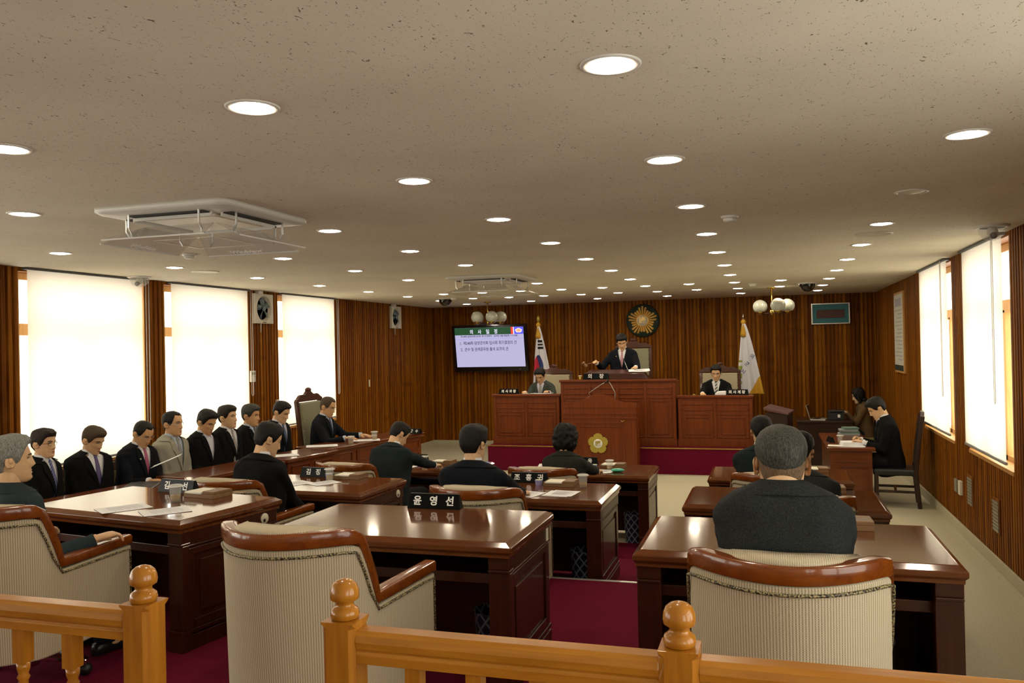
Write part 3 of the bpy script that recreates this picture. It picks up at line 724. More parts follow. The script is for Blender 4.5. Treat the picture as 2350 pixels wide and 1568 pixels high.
# ================================================================ MEMBERS' CHAIRS
def make_chair(label, loc):
    t = thing('member_chair', label, 'chair', loc, 0, 'beige upholstered swivel chairs of the members')
    # plan outline from the front of the right arm round the back
    plan = [(.335, .40, .655), (.335, .28, .655), (.335, .10, .655), (.335, -.03, .655), (.335, -.13, .655)]
    plan += [(.335, -.16, .74), (.334, -.20, .83), (.331, -.25, .925)]
    plan += [(.322, -.29, .94), (.30, -.325, .945)]
    nb = 26
    for q in range(1, nb):
        x = .30-.60*q/nb; plan.append((x, -.50+.175*(x/.30)**2, .945))
    right = plan[:10]; plan += [(-x, y, z) for x, y, z in reversed(right)]
    def shell(o, top_dz):
        return o
    sh = MB(); n_ = len(plan); outer_b = []; outer_t = []; inner_b = []; inner_t = []
    for k, (x, y, z) in enumerate(plan):
        p = Vector(plan[max(k-1, 0)][:2]); q = Vector(plan[min(k+1, n_-1)][:2]); tg = (q-p).normalized(); nr = Vector((-tg.y, tg.x))
        if nr.dot(Vector((x, y))) > 0: nr = -nr
        f = 1 - .10*max(0, min(1, (-y-.1)/.4))
        bx, by = x*(1-.04*(1-f)/.1), y*f+(.0)
        zb = .20 + .02*abs(y-.40)
        th = .055
        outer_b.append((bx, by, zb)); outer_t.append((x, y, z-.035)); inner_b.append((bx+nr.x*th, by+nr.y*th, zb)); inner_t.append((x+nr.x*th, y+nr.y*th, z-.035))
    vs = outer_b+outer_t+inner_b+inner_t; fs = []
    mid = [tuple((a+b_)/2 for a, b_ in zip(p, q)) for p, q in zip(outer_b, outer_t)]
    for i in range(n_-1):
        fs += [(i, i+1, n_+i+1, n_+i), (2*n_+i, 3*n_+i, 3*n_+i+1, 2*n_+i+1), (n_+i, n_+i+1, 3*n_+i+1, 3*n_+i), (i, 2*n_+i, 2*n_+i+1, i+1)]
    fs += [(0, n_, 3*n_, 2*n_), (n_-1, 2*n_-1+2*n_-n_+0, 4*n_-1, 2*n_-1)] if False else [(0, n_, 3*n_, 2*n_), (n_-1, 3*n_-1, 4*n_-1, 2*n_-1)]
    arc = [0.0]
    for k in range(1, n_): arc.append(arc[-1]+math.dist(plan[k][:2], plan[k-1][:2]))
    sh.add(vs, fs, 0, False); o = sh.build('shell', 'chair_fabric', t, bevel=.008, angle=50)
    uvl = o.data.uv_layers.new(name='uv')
    for p in o.data.polygons:
        p.use_smooth = True
        for li in p.loop_indices:
            vi = o.data.loops[li].vertex_index; uvl.data[li].uv = (arc[vi % n_], o.data.vertices[vi].co.z)
    o.data.set_sharp_from_angle(angle=R(40)) if hasattr(o.data, 'set_sharp_from_angle') else None
    # polished wood rail along the top of back and arms
    cx = []
    for k, (x, y, z) in enumerate(plan):
        p = Vector(plan[max(k-1, 0)][:2]); q = Vector(plan[min(k+1, n_-1)][:2]); tg = (q-p).normalized(); nr = Vector((-tg.y, tg.x))
        if nr.dot(Vector((x, y))) > 0: nr = -nr
        cx.append(Vector((x+nr.x*.026, y+nr.y*.026, z)))
    rl = MB(); rings = []
    for k, p in enumerate(cx):
        a = cx[max(k-1, 0)]; b_ = cx[min(k+1, n_-1)]; tg = (b_-a).normalized(); hz = Vector((tg.x, tg.y, 0))
        hz = hz.normalized(); sd = Vector((hz.y, -hz.x, 0)); u = sd.cross(tg).normalized()
        if u.z < 0: u = -u
        hh = .030 if 7 < k < n_-8 else .024
        rings.append([tuple(p+sd*.034*i+u*hh*j) for i, j in ((-.95, -1.0), (.95, -1.0), (1.0, -.9), (1.0, .5), (.92, .8), (.7, .97), (.4, 1), (-.4, 1), (-.7, .97), (-.92, .8), (-1.0, .5), (-1.0, -.9))])
    rl.loft(rings, 0, False); rl.build('wood_rail', 'chair_wood', t, auto=38)
    br = MB(); pts = []
    for k, (x, y, z) in enumerate(plan):
        p = Vector(plan[max(k-1, 0)][:2]); q = Vector(plan[min(k+1, n_-1)][:2]); tg = (q-p).normalized(); nr = Vector((-tg.y, tg.x))
        if nr.dot(Vector((x, y))) > 0: nr = -nr
        dz = -.062 if 7 < k < n_-8 else -.05
        yo = -.032 if 5 <= k <= 7 or n_-8 <= k <= n_-6 else 0
        pts.append((x-nr.x*.003, y-nr.y*.003+yo, z+dz))
    pts = [(.338, .385, .24), (.338, .385, .60)] + pts[1:-1] + [(-.338, .385, .60), (-.338, .385, .24)]
    br.tube(pts, .0062, 6); br.build('braid_trim', 'braid', t)
    # padded back and seat
    bp = MB(); rings = []
    for z, sx_, off in ((.42, .255, -.20), (.50, .27, -.17), (.65, .27, -.155), (.80, .268, -.175), (.92, .262, -.215), (.975, .245, -.25), (.99, .22, -.28), (.975, .20, -.33), (.90, .20, -.34)):
        rings.append([(x*sx_, off-.15*(1-x*x)*(.55+.45*min(1, (z-.4)/.5)), z-.02*abs(x)**3) for x in [q/8-1 for q in range(17)]])
    back = [[(p[0]*.96, p[1]-.075-(.02 if abs(p[0]) < .2 else 0), p[2]) for p in r_] for r_ in rings]
    full = [r_ + list(reversed(b_)) for r_, b_ in zip(rings[:6], back[:6])]
    full.append([(p[0]*.93, p[1], p[2]+.012) for p in full[-1]])
    mid_ = [(sum(p[0] for p in full[-1])/34, sum(p[1] for p in full[-1])/34)]
    full.append([(p[0]*.8, mid_[0][1]+(p[1]-mid_[0][1])*.55, p[2]+.008) for p in full[-1]])
    bp.loft(full, 0, True); bp.build('back_cushion', 'pad_fabric', t)
    sc_ = MB(); sc_.box(-.27, .27, -.28, .39, .33, .47); sc_.build('seat_cushion', 'seat_fabric', t, bevel=.045, seg=4)
    MB().box(-.27, .27, -.30, .36, .22, .33).build('seat_base', 'chair_fabric', t, bevel=.01)
    MB().lathe([(.03, .10), (.03, .22)], 16).build('column', 'black_plastic', t)
    MB().lathe([(.06, .075), (.055, .12), (.03, .135), (.001, .135)], 20).build('hub', 'chrome', t)
    for q in range(5):
        a = R(72*q+20); c_, s_ = math.cos(a), math.sin(a)
        lg = MB().bar([(.04*c_, .04*s_, .11), (.18*c_, .18*s_, .095), (.30*c_, .30*s_, .075)], .045, .03).build('leg', 'chrome', t, bevel=.008)
        MB().lathe([(.028, -.02), (.030, 0), (.028, .02)], 16, M=Matrix.Translation((.29*c_, .29*s_, .03)) @ Matrix.Rotation(a, 4, 'Z') @ Matrix.Rotation(R(90), 4, 'X')).build('caster', 'black_plastic', lg)
    return t
CHY = [3.30, 5.60, 7.88]
CHX = {('L', 0): -3.76, ('L', 1): -3.88, ('L', 2): -4.10, ('C', 0): -1.91, ('C', 1): -1.90, ('C', 2): -2.05, ('R', 0): .045, ('R', 1): .14, ('R', 2): -.03}
CHR = {('L', 0): 5, ('L', 1): -4, ('L', 2): -4, ('C', 0): -4, ('C', 1): -2, ('C', 2): -2, ('R', 0): 0, ('R', 1): 2, ('R', 2): 6}
CHZ = [.42, .21, .006]
occ = {('L', 0): 'holding the grey-haired man in teal jacket', ('L', 1): 'holding the man in black who looks sideways', ('L', 2): 'of the man bent over the front-row desk beside officials', ('C', 0): 'standing empty at the centre desk',
       ('C', 1): 'of the man with glasses in the centre block', ('C', 2): 'of the curly-haired woman', ('R', 0): 'of the nearest man with cropped grey hair', ('R', 1): 'of the man mostly hidden behind the nearest man', ('R', 2): 'of the member in slate suit nearest the dais'}
CHAIR = {}; proto_c = None
for ck in 'LCR':
    for r_ in range(3):
        lab = 'beige swivel chair with wood rail ' + occ[ck, r_]; loc = (CHX[ck, r_], CHY[r_]+{('R', 1): .05, ('L', 0): .17, ('C', 0): .05}.get((ck, r_), 0), CHZ[r_])
        if proto_c is None: proto_c = make_chair(lab, loc); CHAIR[ck, r_] = proto_c
        else: CHAIR[ck, r_] = dup(proto_c, loc, 0, lab)
        CHAIR[ck, r_].rotation_euler.z = R(CHR[ck, r_])

# ================================================================ PINE RAIL IN FRONT OF THE PUBLIC SEATS
RY, RZ = 1.93, .42
def newel(x, label):
    t = thing('newel_post', label, 'post', (x, RY, RZ), 0, 'turned pine newel posts')
    s_ = .045; c_ = .014
    oct_ = lambda z: [(s_-c_, -s_, z), (s_, -s_+c_, z), (s_, s_-c_, z), (s_-c_, s_, z), (-s_+c_, s_, z), (-s_, s_-c_, z), (-s_, -s_+c_, z), (-s_+c_, -s_, z)]
    sq_ = lambda z, k=s_: [(k-.001, -k, z), (k, -k+.001, z), (k, k-.001, z), (k-.001, k, z), (-k+.001, k, z), (-k, k-.001, z), (-k, -k+.001, z), (-k+.001, -k, z)]
    m_ = MB(); m_.loft([sq_(.70), oct_(.715), oct_(.99), sq_(1.0), sq_(1.005)], 0, False); m_.build('block', 'pine_z', t, bevel=.002); MB().loft([sq_(0), sq_(.16), oct_(.175)], 0, False).build('foot_block', 'pine_z', t, bevel=.002)
    MB().lathe([(.046, .17), (.03, .19), (.044, .22), (.034, .26), (.03, .40), (.036, .52), (.043, .60), (.034, .63), (.046, .66), (.038, .69), (.045, .705)], 28).build('turned_shaft', 'pine_z', t)
    MB().lathe([(0.0238, 1.003), (0.0346, 1.007), (0.0373, 1.018), (0.0346, 1.029), (0.0281, 1.034), (0.0227, 1.039), (0.0227, 1.047), (0.0292, 1.051), (0.0356, 1.055), (0.0375, 1.066), (0.0356, 1.080), (0.0302, 1.093), (0.0205, 1.101), (0.0086, 1.105), (0.0011, 1.106)], 32).build('ball_finial', 'pine_z', t)
PX = [-1.675, -1.052, -.207]
newel(PX[0], 'pine newel post ending the rail beside the first chair'); newel(PX[1], 'pine newel post in front of the empty beige chair'); newel(PX[2], 'pine newel post in front of the cropped-hair man\'s chair')
newel(.75, 'pine newel post beyond the lower right corner of the rail'); newel(-3.3, 'pine newel post beyond the left end of the rail')
def rail(x0, x1, label, xs):
    t = thing('balustrade_rail', label, 'railing', ((x0+x1)/2, RY, RZ+.30), 0, 'pine balustrade rails'); h = (x1-x0)/2; b0 = -.30
    prof = [(y, z+.027) for y, z in [(-.030, .875), (.030, .875), (.031, .90), (.026, .906), (.032, .914), (.034, .93), (.031, .947), (.022, .957), (-.022, .957), (-.031, .947), (-.034, .93), (-.032, .914), (-.026, .906), (-.031, .90)]]
    MB().loft([[(-h, y, z+b0) for y, z in prof], [(h, y, z+b0) for y, z in prof]], 0, False).build('handrail', 'pine_x', t, bevel=.002)
    MB().box(-h, h, -.025, .025, .08+b0, .13+b0).build('bottom_rail', 'pine_x', t, bevel=.006)
    for x in xs:
        m_ = MB(); X = x-(x0+x1)/2; s_ = .0195
        m_.box(X-s_, X+s_, -s_, s_, .80+b0, .905+b0); m_.box(X-s_, X+s_, -s_, s_, .12+b0, .22+b0)
        m_.lathe([(.018, .22), (.012, .235), (.018, .25), (.012, .28), (.010, .45), (.014, .60), (.018, .70), (.013, .73), (.0125, .745), (.018, .755), (.013, .765), (.018, .78), (.0195, .80)], 16, M=Matrix.Translation((X, 0, b0)))
        m_.build('baluster', 'pine_z', t)
rail(-3.25, PX[0]-.044, 'pine balustrade rail beyond the gap, running out of the picture', [-3.1, -2.9, -2.7, -2.5, -2.31, -2.105, -1.925])
rail(PX[1]+.044, PX[2]-.044, 'pine balustrade rail between the two posts before the empty chair', [-.86, -.70, -.54, -.37])
rail(PX[2]+.044, .70, 'pine balustrade rail crossing before the nearest occupied chair', [-.02, .14, .30, .46, .6])

# ================================================================ DAIS FURNITURE
def panel_front(mb, x0, x1, y, z0, z1, mi=0):
    """raised mouldings on a front face looking to -y"""
    w = .012; g = .016
    for zz0, zz1 in ((z1-.25, z1-.14),):
        for a in ((x0, x1, zz0, zz0+g), (x0, x1, zz1-g, zz1), (x0, x0+g, zz0, zz1), (x1-g, x1, zz0, zz1)): mb.box(a[0], a[1], y-w, y, a[2], a[3], mi)
    a0, a1 = z0+.14, z1-.30
    for d in (0, .055):
        for a in ((x0+d, x1-d, a0+d, a0+d+g), (x0+d, x1-d, a1-d-g, a1-d), (x0+d, x0+d+g, a0+d, a1-d), (x1-d-g, x1-d, a0+d, a1-d)): mb.box(a[0], a[1], y-w, y, a[2], a[3], mi)
def dais_desk(label, x0, x1, y0, y1, z1, bays):
    cx = (x0+x1)/2; t = thing('dais_desk', label, 'desk', (cx, (y0+y1)/2, DZ), 0, 'tall panelled desks on the dais')
    a, b_ = x0-cx, x1-cx; d = (y1-y0)/2; h = z1-DZ
    bd = MB(); bd.box(a+.01, b_-.01, -d+.02, -d+.06, 0, h-.04); bd.box(a+.01, a+.05, -d+.06, d, 0, h-.04); bd.box(b_-.05, b_-.01, -d+.06, d, 0, h-.04)
    bd.box(a, b_, -d, -d+.05, 0, .10); bd.box(a+.004, b_-.004, -d+.008, -d+.05, .10, .125)
    w = (b_-a-.08)/bays
    for q in range(bays): panel_front(bd, a+.04+w*q+.03, a+.04+w*(q+1)-.03, -d+.02, .0, h-.0)
    for q in range(bays+1):
        xx = a+.04+w*q; bd.box(xx-.022, xx+.022, -d+.01, -d+.02, .10, h-.05)
    bd.build('front_panel', 'dais_wood', t, bevel=.003)
    MB().box(a-.01, b_+.01, -d-.015, -d+.10, h-.04, h).build('top_ledge', 'dais_wood_x', t, bevel=.008)
    MB().box(a+.02, b_-.02, -d+.06, d, h-.16, h-.12).build('writing_top', 'dais_wood_x', t, bevel=.004)
    return t
dais_desk('panelled dais desk of the man in grey suit below the television', -4.64, -3.43, 13.95, 14.55, 1.29, 2)
dais_desk('tallest panelled dais desk in the centre under the emblem', -3.42, -1.46, 13.93, 14.55, 1.53, 4)
dais_desk('panelled dais desk of the man beside the white flag', -1.45, -.25, 13.95, 14.55, 1.26, 2)
# sloping reading desk on the centre desk
sl = thing('reading_desk', 'dark sloping reading stand on the tallest dais desk', 'reading stand', (-2.42, 14.12, 1.53))
MB().loft([[(-.60, -.13, 0), (.50, -.13, 0), (.50, .26, 0), (-.60, .26, 0)], [(-.60, -.12, .10), (.44, -.12, .10), (.36, .25, .155), (-.55, .25, .155)]], 0, False).build('slope', 'mahogany_x', sl, bevel=.006)
# council rostrum in front of the dais
ro = thing('speaker_rostrum', 'tall wooden rostrum with arched top and gold flower crest before the dais', 'rostrum', (-2.62, 13.32, 0))
W_ = .60
rb = MB(); rb.box(-W_, W_, -.02, .30, 0, .10); rb.box(-W_+.01, W_-.01, -.01, .30, .10, 1.10)
for z in (.10, .93, 1.0): rb.box(-W_, W_, -.02, 0, z, z+.022)
for d in (0, .06):
    for a in ((-.40+d, .40-d, .20+d, .215+d), (-.40+d, .40-d, .855-d, .87-d), (-.40+d, -.385+d, .20+d, .87-d), (.385-d, .40-d, .20+d, .87-d)): rb.box(a[0], a[1], -.02, -.01, a[2], a[3])
rb.build('body', 'dais_wood', ro, bevel=.003)
ar = [(-W_, 1.10), (W_, 1.10), (W_, 1.17)] + [(x, 1.175+.135*(.5+.5*math.cos(min(1, abs(x)/.42)*math.pi))) for x in [.42-.042*q for q in range(21)]] + [(-W_, 1.17)]
MB().prism(ar, 0, .03, M=Matrix.Translation((0, .015, 0)) @ Matrix.Rotation(R(90), 4, 'X')).build('arched_front', 'dais_wood', ro, bevel=.003)
arp = [(x, -.005, z+.004) for x, z in ar[2:]]
MB().bar(arp, .03, .016, up=(0, 1, 0)).build('arch_moulding', 'dais_wood_x', ro, bevel=.003)
MB().box(-W_+.02, W_-.02, .03, .34, 1.06, 1.10).build('lectern_top', 'dais_wood_x', ro, bevel=.004)
FM = face_mat(Vector((-.03, -.022, .53)), (0, -1, 0))
fl = MB(); fl.prism(blossom(.165, 80, .24, .035), 0, .014, M=FM); crest = fl.build('flower_crest', 'dull_gold', ro, bevel=.003)
MB().lathe([(.072, .014), (.070, .018), (.001, .018)], 32, M=FM).build('crest_disc', 'paper', crest)
MB().mesh(text_mesh('議', .095, .001, .002), M=face_mat(Vector((-.03, -.0415, .53)), (0, -1, 0)), sm=False).build('crest_character', 'dull_gold', crest)
MB().tube([(.33, -.012, .905), (.37, -.03, .885), (.41, -.012, .905)], .006, 6).build('drawer_pull', 'brass', ro)
def gooseneck(x, y, z, pts, label, par=None):
    t = thing('gooseneck_microphone', label, 'microphone', (x, y, z), 0, 'thin gooseneck microphones')
    MB().lathe([(.028, 0), (.025, .014), (.008, .02)], 16).build('base', 'black_plastic', t); MB().tube([(0, 0, .01)]+pts, .0045, 6).build('neck', 'alu', t)
    a, b_ = Vector(pts[-1]), Vector(pts[-2]); d = (a-b_).normalized()
    MB().tube([tuple(a-d*.005), tuple(a+d*.02), tuple(a+d*.05)], [.008, .012, .010], 10).build('capsule', 'black_plastic', t)
gooseneck(-2.75, 13.40, 1.10, [(-.02, 0, .15), (-.05, -.02, .24), (.14, .02, .37), (.20, .03, .40)], 'gooseneck microphone rising from rostrum, bent to the left')
gooseneck(-2.40, 13.40, 1.10, [(.02, 0, .15), (.03, -.02, .24), (-.05, .02, .38), (-.08, .02, .42)], 'gooseneck microphone rising from rostrum, standing on the right')
gooseneck(-2.30, 14.22, 1.66, [(0, 0, .04), (-.03, .02, .11), (-.06, .05, .17)], 'short black microphone before the standing chairman\'s tie')

# carved high chairs
def throne(label, loc, rz, fab, back_h=1.25, w=.36, wood_='carved_wood', seat_fab=None):
    t = thing('carved_chair', label, 'chair', loc, rz, 'carved high-backed chairs')
    # back frame: posts, crest with a wavy carved top
    for sx in (-1, 1):
        MB().bar([(sx*(w-.03), -.22, .0), (sx*(w-.03), -.24, .45), (sx*(w-.03), -.33, back_h-.1)], .055, .05, up=(0, 1, 0)).build('back_post', wood_, t, bevel=.008)
        MB().bar([(sx*(w-.04), .24, 0), (sx*(w-.04), .24, .42)], .05, .05, up=(0, 1, 0)).build('leg', wood_, t, bevel=.008)
        MB().bar([(sx*(w-.01), -.27, .66), (sx*w, .0, .68), (sx*w, .2, .67), (sx*w, .25, .64)], .055, .035).build('armrest', wood_, t, bevel=.01)
        MB().bar([(sx*(w-.02), .19, .40), (sx*(w-.01), .2, .66)], .04, .04, up=(0, 1, 0)).build('arm_support', wood_, t, bevel=.008)
    n_ = 24; cr = [(-w, 0), (w, 0)]
    top = [(w-2*w*q/n_, .055+.075*math.cos((q/n_-.5)*math.pi)**2+.018*math.cos((q/n_-.5)*6*math.pi)) for q in range(n_+1)]
    T = Matrix.Translation((0, -.315, back_h-.12)) @ Matrix.Rotation(R(97), 4, 'X')
    MB().prism(cr+top, -.025, .025, M=T).build('carved_crest', wood_, t, bevel=.006)
    MB().ball((0, -.325, back_h+.03), (.06, .035, .035), 14, 8).build('crest_boss', wood_, t)
    b_ = MB(); b_.loft([[(-w+.055, -.205, .5), (w-.055, -.205, .5), (w-.055, -.26, .5), (-w+.055, -.26, .5)], [(-w+.055, -.275, back_h-.13), (w-.055, -.275, back_h-.13), (w-.055, -.35, back_h-.13), (-w+.055, -.35, back_h-.13)]], 0, False)
    b_.build('back_pad', fab, t, bevel=.018, seg=3)
    st = MB()
    for q in range(13):
        z = .53+(back_h-.69)*q/12
        for sx in (-1, 1): st.ball((sx*(w-.06), -.203-.07*(z-.5)/(back_h-.63), z), .007, 8, 5)
    st.build('stud_row', 'brass', t)
    MB().box(-w+.03, w-.03, -.24, .25, .36, .40).build('seat_frame', wood_, t, bevel=.008)
    MB().box(-w+.045, w-.045, -.22, .24, .40, .47).build('seat', seat_fab or fab, t, bevel=.03, seg=3)
    return t
throne('carved high-backed chair with grey-green pad behind the standing chairman', (-2.36, 15.0, DZ+.02), R(180), 'throne_fabric', 1.72, .34)
throne('carved high-backed chair with pale pad behind the man in grey suit', (-3.86, 14.98, DZ), R(180), 'throne_pale', 1.28, .36)
throne('carved high-backed chair with pale pad behind the man beside the white flag', (-.83, 14.98, DZ), R(180), 'throne_pale', 1.28, .36)
# chairman's footboard so that the tall centre desk has a raised floor
struct(MB().box(-3.40, -1.48, 14.57, 15.5, DZ, DZ+.02).build('trim_8', 'red_carpet'))

# ================================================================ OFFICIALS' TABLES ON THE WINDOW SIDE
def long_table(label, cx, cy, rz, L_, D_, z0, h, bays, wood_='table_wood', nm='officials_table'):
    t = thing(nm, label, 'table', (cx, cy, z0), rz, 'panelled tables along the window side')
    MB().box(-D_/2, D_/2, -L_/2, L_/2, h-.045, h).build('tabletop', wood_, t, bevel=.01)
    bd = MB(); bd.box(D_/2-.06, D_/2-.035, -L_/2+.04, L_/2-.04, 0, h-.045); bd.box(-D_/2+.06, D_/2-.06, -L_/2+.04, -L_/2+.065, 0, h-.045); bd.box(-D_/2+.06, D_/2-.06, L_/2-.065, L_/2-.04, 0, h-.045)
    w = (L_-.12)/bays; X = D_/2-.035
    for q in range(bays):
        y0 = -L_/2+.06+w*q+.04; y1 = y0+w-.08
        for a in ((y0, y1, h-.21, h-.195), (y0, y1, h-.10, h-.085), (y0, y0+.015, h-.21, h-.085), (y1-.015, y1, h-.21, h-.085), (y0, y1, .10, .115), (y0, y1, h-.27, h-.255), (y0, y0+.015, .10, h-.255), (y1-.015, y1, .10, h-.255)): bd.box(X, X+.012, a[0], a[1], a[2], a[3])
    Y = -L_/2+.04
    for a in ((-D_/2+.1, D_/2-.1, .12, .135), (-D_/2+.1, D_/2-.1, h-.27, h-.255), (-D_/2+.1, -D_/2+.115, .12, h-.255), (D_/2-.115, D_/2-.1, .12, h-.255), (-D_/2+.06, D_/2-.04, h-.20, h-.185)): bd.box(a[0], a[1], Y-.012, Y, a[2], a[3])
    bd.build('panelling', 'dais_wood', t, bevel=.003)
    return t
long_table('long table with paper and cups before the man in the carved chair', -5.06, 9.88, R(-12), 2.0, .52, .20, .75, 4)
long_table('low brown table in front of the nearest officials, behind the black folder', -5.50, 6.02, R(-8), 1.30, .52, .20, .72, 2)
long_table('low brown table in front of the man in the pale grey suit', -5.32, 7.30, R(-8), 1.26, .52, .20, .74, 2)
long_table('short brown table end with paper beside the black-suited member', -5.16, 8.40, R(-8), .90, .52, .20, .75, 2)
throne('carved high-backed chair with grey-green pad of the man at the end table', (-5.62, 10.02, .20), R(-88), 'throne_fabric', 1.36, .34)
def side_chair(x, y, rz, label, bh=.80):
    t = thing('side_chair', label, 'chair', (x, y, .20), rz, 'olive padded chairs of the officials')
    for sx in (-1, 1):
        for sy in (-.2, .2): MB().bar([(sx*.21, sy, 0), (sx*.20, sy, .42)], .035, .035, up=(0, 1, 0)).build('leg', 'carved_wood', t, bevel=.005)
        MB().bar([(sx*.215, -.2, .4), (sx*.215, -.29, bh)], .035, .035, up=(0, 1, 0)).build('back_post', 'carved_wood', t, bevel=.005)
    MB().box(-.22, .22, -.22, .23, .38, .46).build('seat', 'olive_fabric', t, bevel=.025, seg=3)
    MB().loft([[(-.2, -.21, .5), (.2, -.21, .5), (.2, -.25, .5), (-.2, -.25, .5)], [(-.2, -.27, bh-.04), (.2, -.27, bh-.04), (.2, -.31, bh-.04), (-.2, -.31, bh-.04)]], 0, False).build('back_pad', 'olive_fabric', t, bevel=.015)
    MB().prism([(-.23, 0), (.23, 0)]+[(.23-.046*q, .05+.03*math.cos((q/10-.5)*math.pi)+.01*math.cos(q*1.9)) for q in range(11)], -.02, .02, M=Matrix.Translation((0, -.295, bh-.04)) @ Matrix.Rotation(R(97), 4, 'X')).build('crest', 'carved_wood', t, bevel=.004)
    return t

# ================================================================ RIGHT-HAND STAFF TABLE, TYPIST DESK, CABINET
tt = thing('staff_table', 'red brown table with papers of the man writing by the aisle wall', 'table', (.97, 12.27, 0))
MB().box(-.29, .29, -.90, .90, .705, .75).build('tabletop', 'table_wood', tt, bevel=.01)
bd = MB(); bd.box(-.25, .25, -.86, -.83, 0, .705); bd.box(-.25, -.22, -.83, .86, 0, .705); bd.box(.2, .25, .5, .86, 0, .705); bd.box(-.22, .25, .83, .86, 0, .705)
for a in ((-.22, .22, .56, .575), (-.13, .20, .50, .512), (-.13, .20, .10, .112), (-.13, -.118, .10, .512), (.188, .20, .10, .512)): bd.box(a[0], a[1], -.872, -.86, a[2], a[3])
bd.build('panelling', 'table_wood', tt, bevel=.003)
td = thing('typist_desk', 'dark desk with the laptop in the far corner by the aisle wall', 'desk', (.95, 15.4, .02))
MB().box(-.52, .40, -.38, .38, .70, .74).build('desktop', 'dark_wood', td, bevel=.008)
b2 = MB(); b2.box(-.50, .36, -.36, -.33, -.02, .70); b2.box(-.50, -.47, -.33, .36, -.02, .70); b2.box(.33, .36, -.33, .36, -.02, .70); b2.build('panelling', 'dark_wood', td, bevel=.004)
cb = thing('side_cabinet', 'dark cabinet with red sloping top beside the right dais desk', 'cabinet', (.14, 13.85, .02), R(-14))
MB().box(-.17, .17, -.20, .20, -.02, .97).build('body', 'dark_wood', cb, bevel=.006)
MB().loft([[(-.19, -.22, 1.02), (.19, -.22, .95), (.19, .22, .97), (-.19, .22, 1.05)], [(-.19, -.22, 1.06), (.19, -.22, .98), (.19, .22, 1.0), (-.19, .22, 1.09)]], 0, False).build('sloping_top', 'picture_brown', cb, bevel=.005)
MB().bar([(.12, -.195, .80), (.12, -.225, .80), (.12, -.225, .68), (.12, -.195, .68)], .012, .012, up=(1, 0, 0)).build('door_handle', 'alu', cb)
# black leather chair of the man writing
bc = thing('carved_chair', 'black leather armless chair with carved back by the aisle wall', 'chair', (1.51, 11.66, 0), R(84))
for sx in (-1, 1):
    MB().bar([(sx*.23, -.27, 0), (sx*.23, -.23, .44), (sx*.23, -.31, 1.12)], .05, .05, up=(0, 1, 0)).build('back_post', 'dark_wood', bc, bevel=.008)
    MB().bar([(sx*.22, .22, 0), (sx*.22, .22, .42)], .05, .05, up=(0, 1, 0)).build('leg', 'dark_wood', bc, bevel=.008)
    MB().bar([(sx*.225, -.24, .2), (sx*.22, .22, .2)], .03, .03).build('stretcher', 'dark_wood', bc, bevel=.004)
MB().bar([(-.225, 0, .2), (.225, 0, .2)], .03, .03).build('stretcher', 'dark_wood', bc, bevel=.004)
MB().bar([(-.225, .22, .28), (.225, .22, .28)], .03, .03).build('stretcher', 'dark_wood', bc, bevel=.004)
MB().box(-.25, .25, -.25, .26, .40, .48).build('seat', 'leather_black', bc, bevel=.025, seg=3)
MB().loft([[(-.19, -.215, .52), (.19, -.215, .52), (.19, -.255, .52), (-.19, -.255, .52)], [(-.20, -.283, 1.07), (.20, -.283, 1.07), (.20, -.325, 1.07), (-.20, -.325, 1.07)]], 0, False).build('back_pad', 'leather_black', bc, bevel=.015)
MB().prism([(-.26, 0), (.26, 0)]+[(.26-.052*q, .06+.06*math.cos((q/10-.5)*math.pi)+.02*math.cos(q*1.9)) for q in range(11)], -.025, .025, M=Matrix.Translation((0, -.31, 1.07)) @ Matrix.Rotation(R(97), 4, 'X')).build('crest', 'dark_wood', bc, bevel=.005)
tc = side_chair(1.60, 15.47, R(88), 'dark chair of the typing woman in the far corner'); tc.location.z = 0
side_chair(-5.80, 9.28, R(-88), 'empty olive padded chair beside the man at the end table', 1.0)

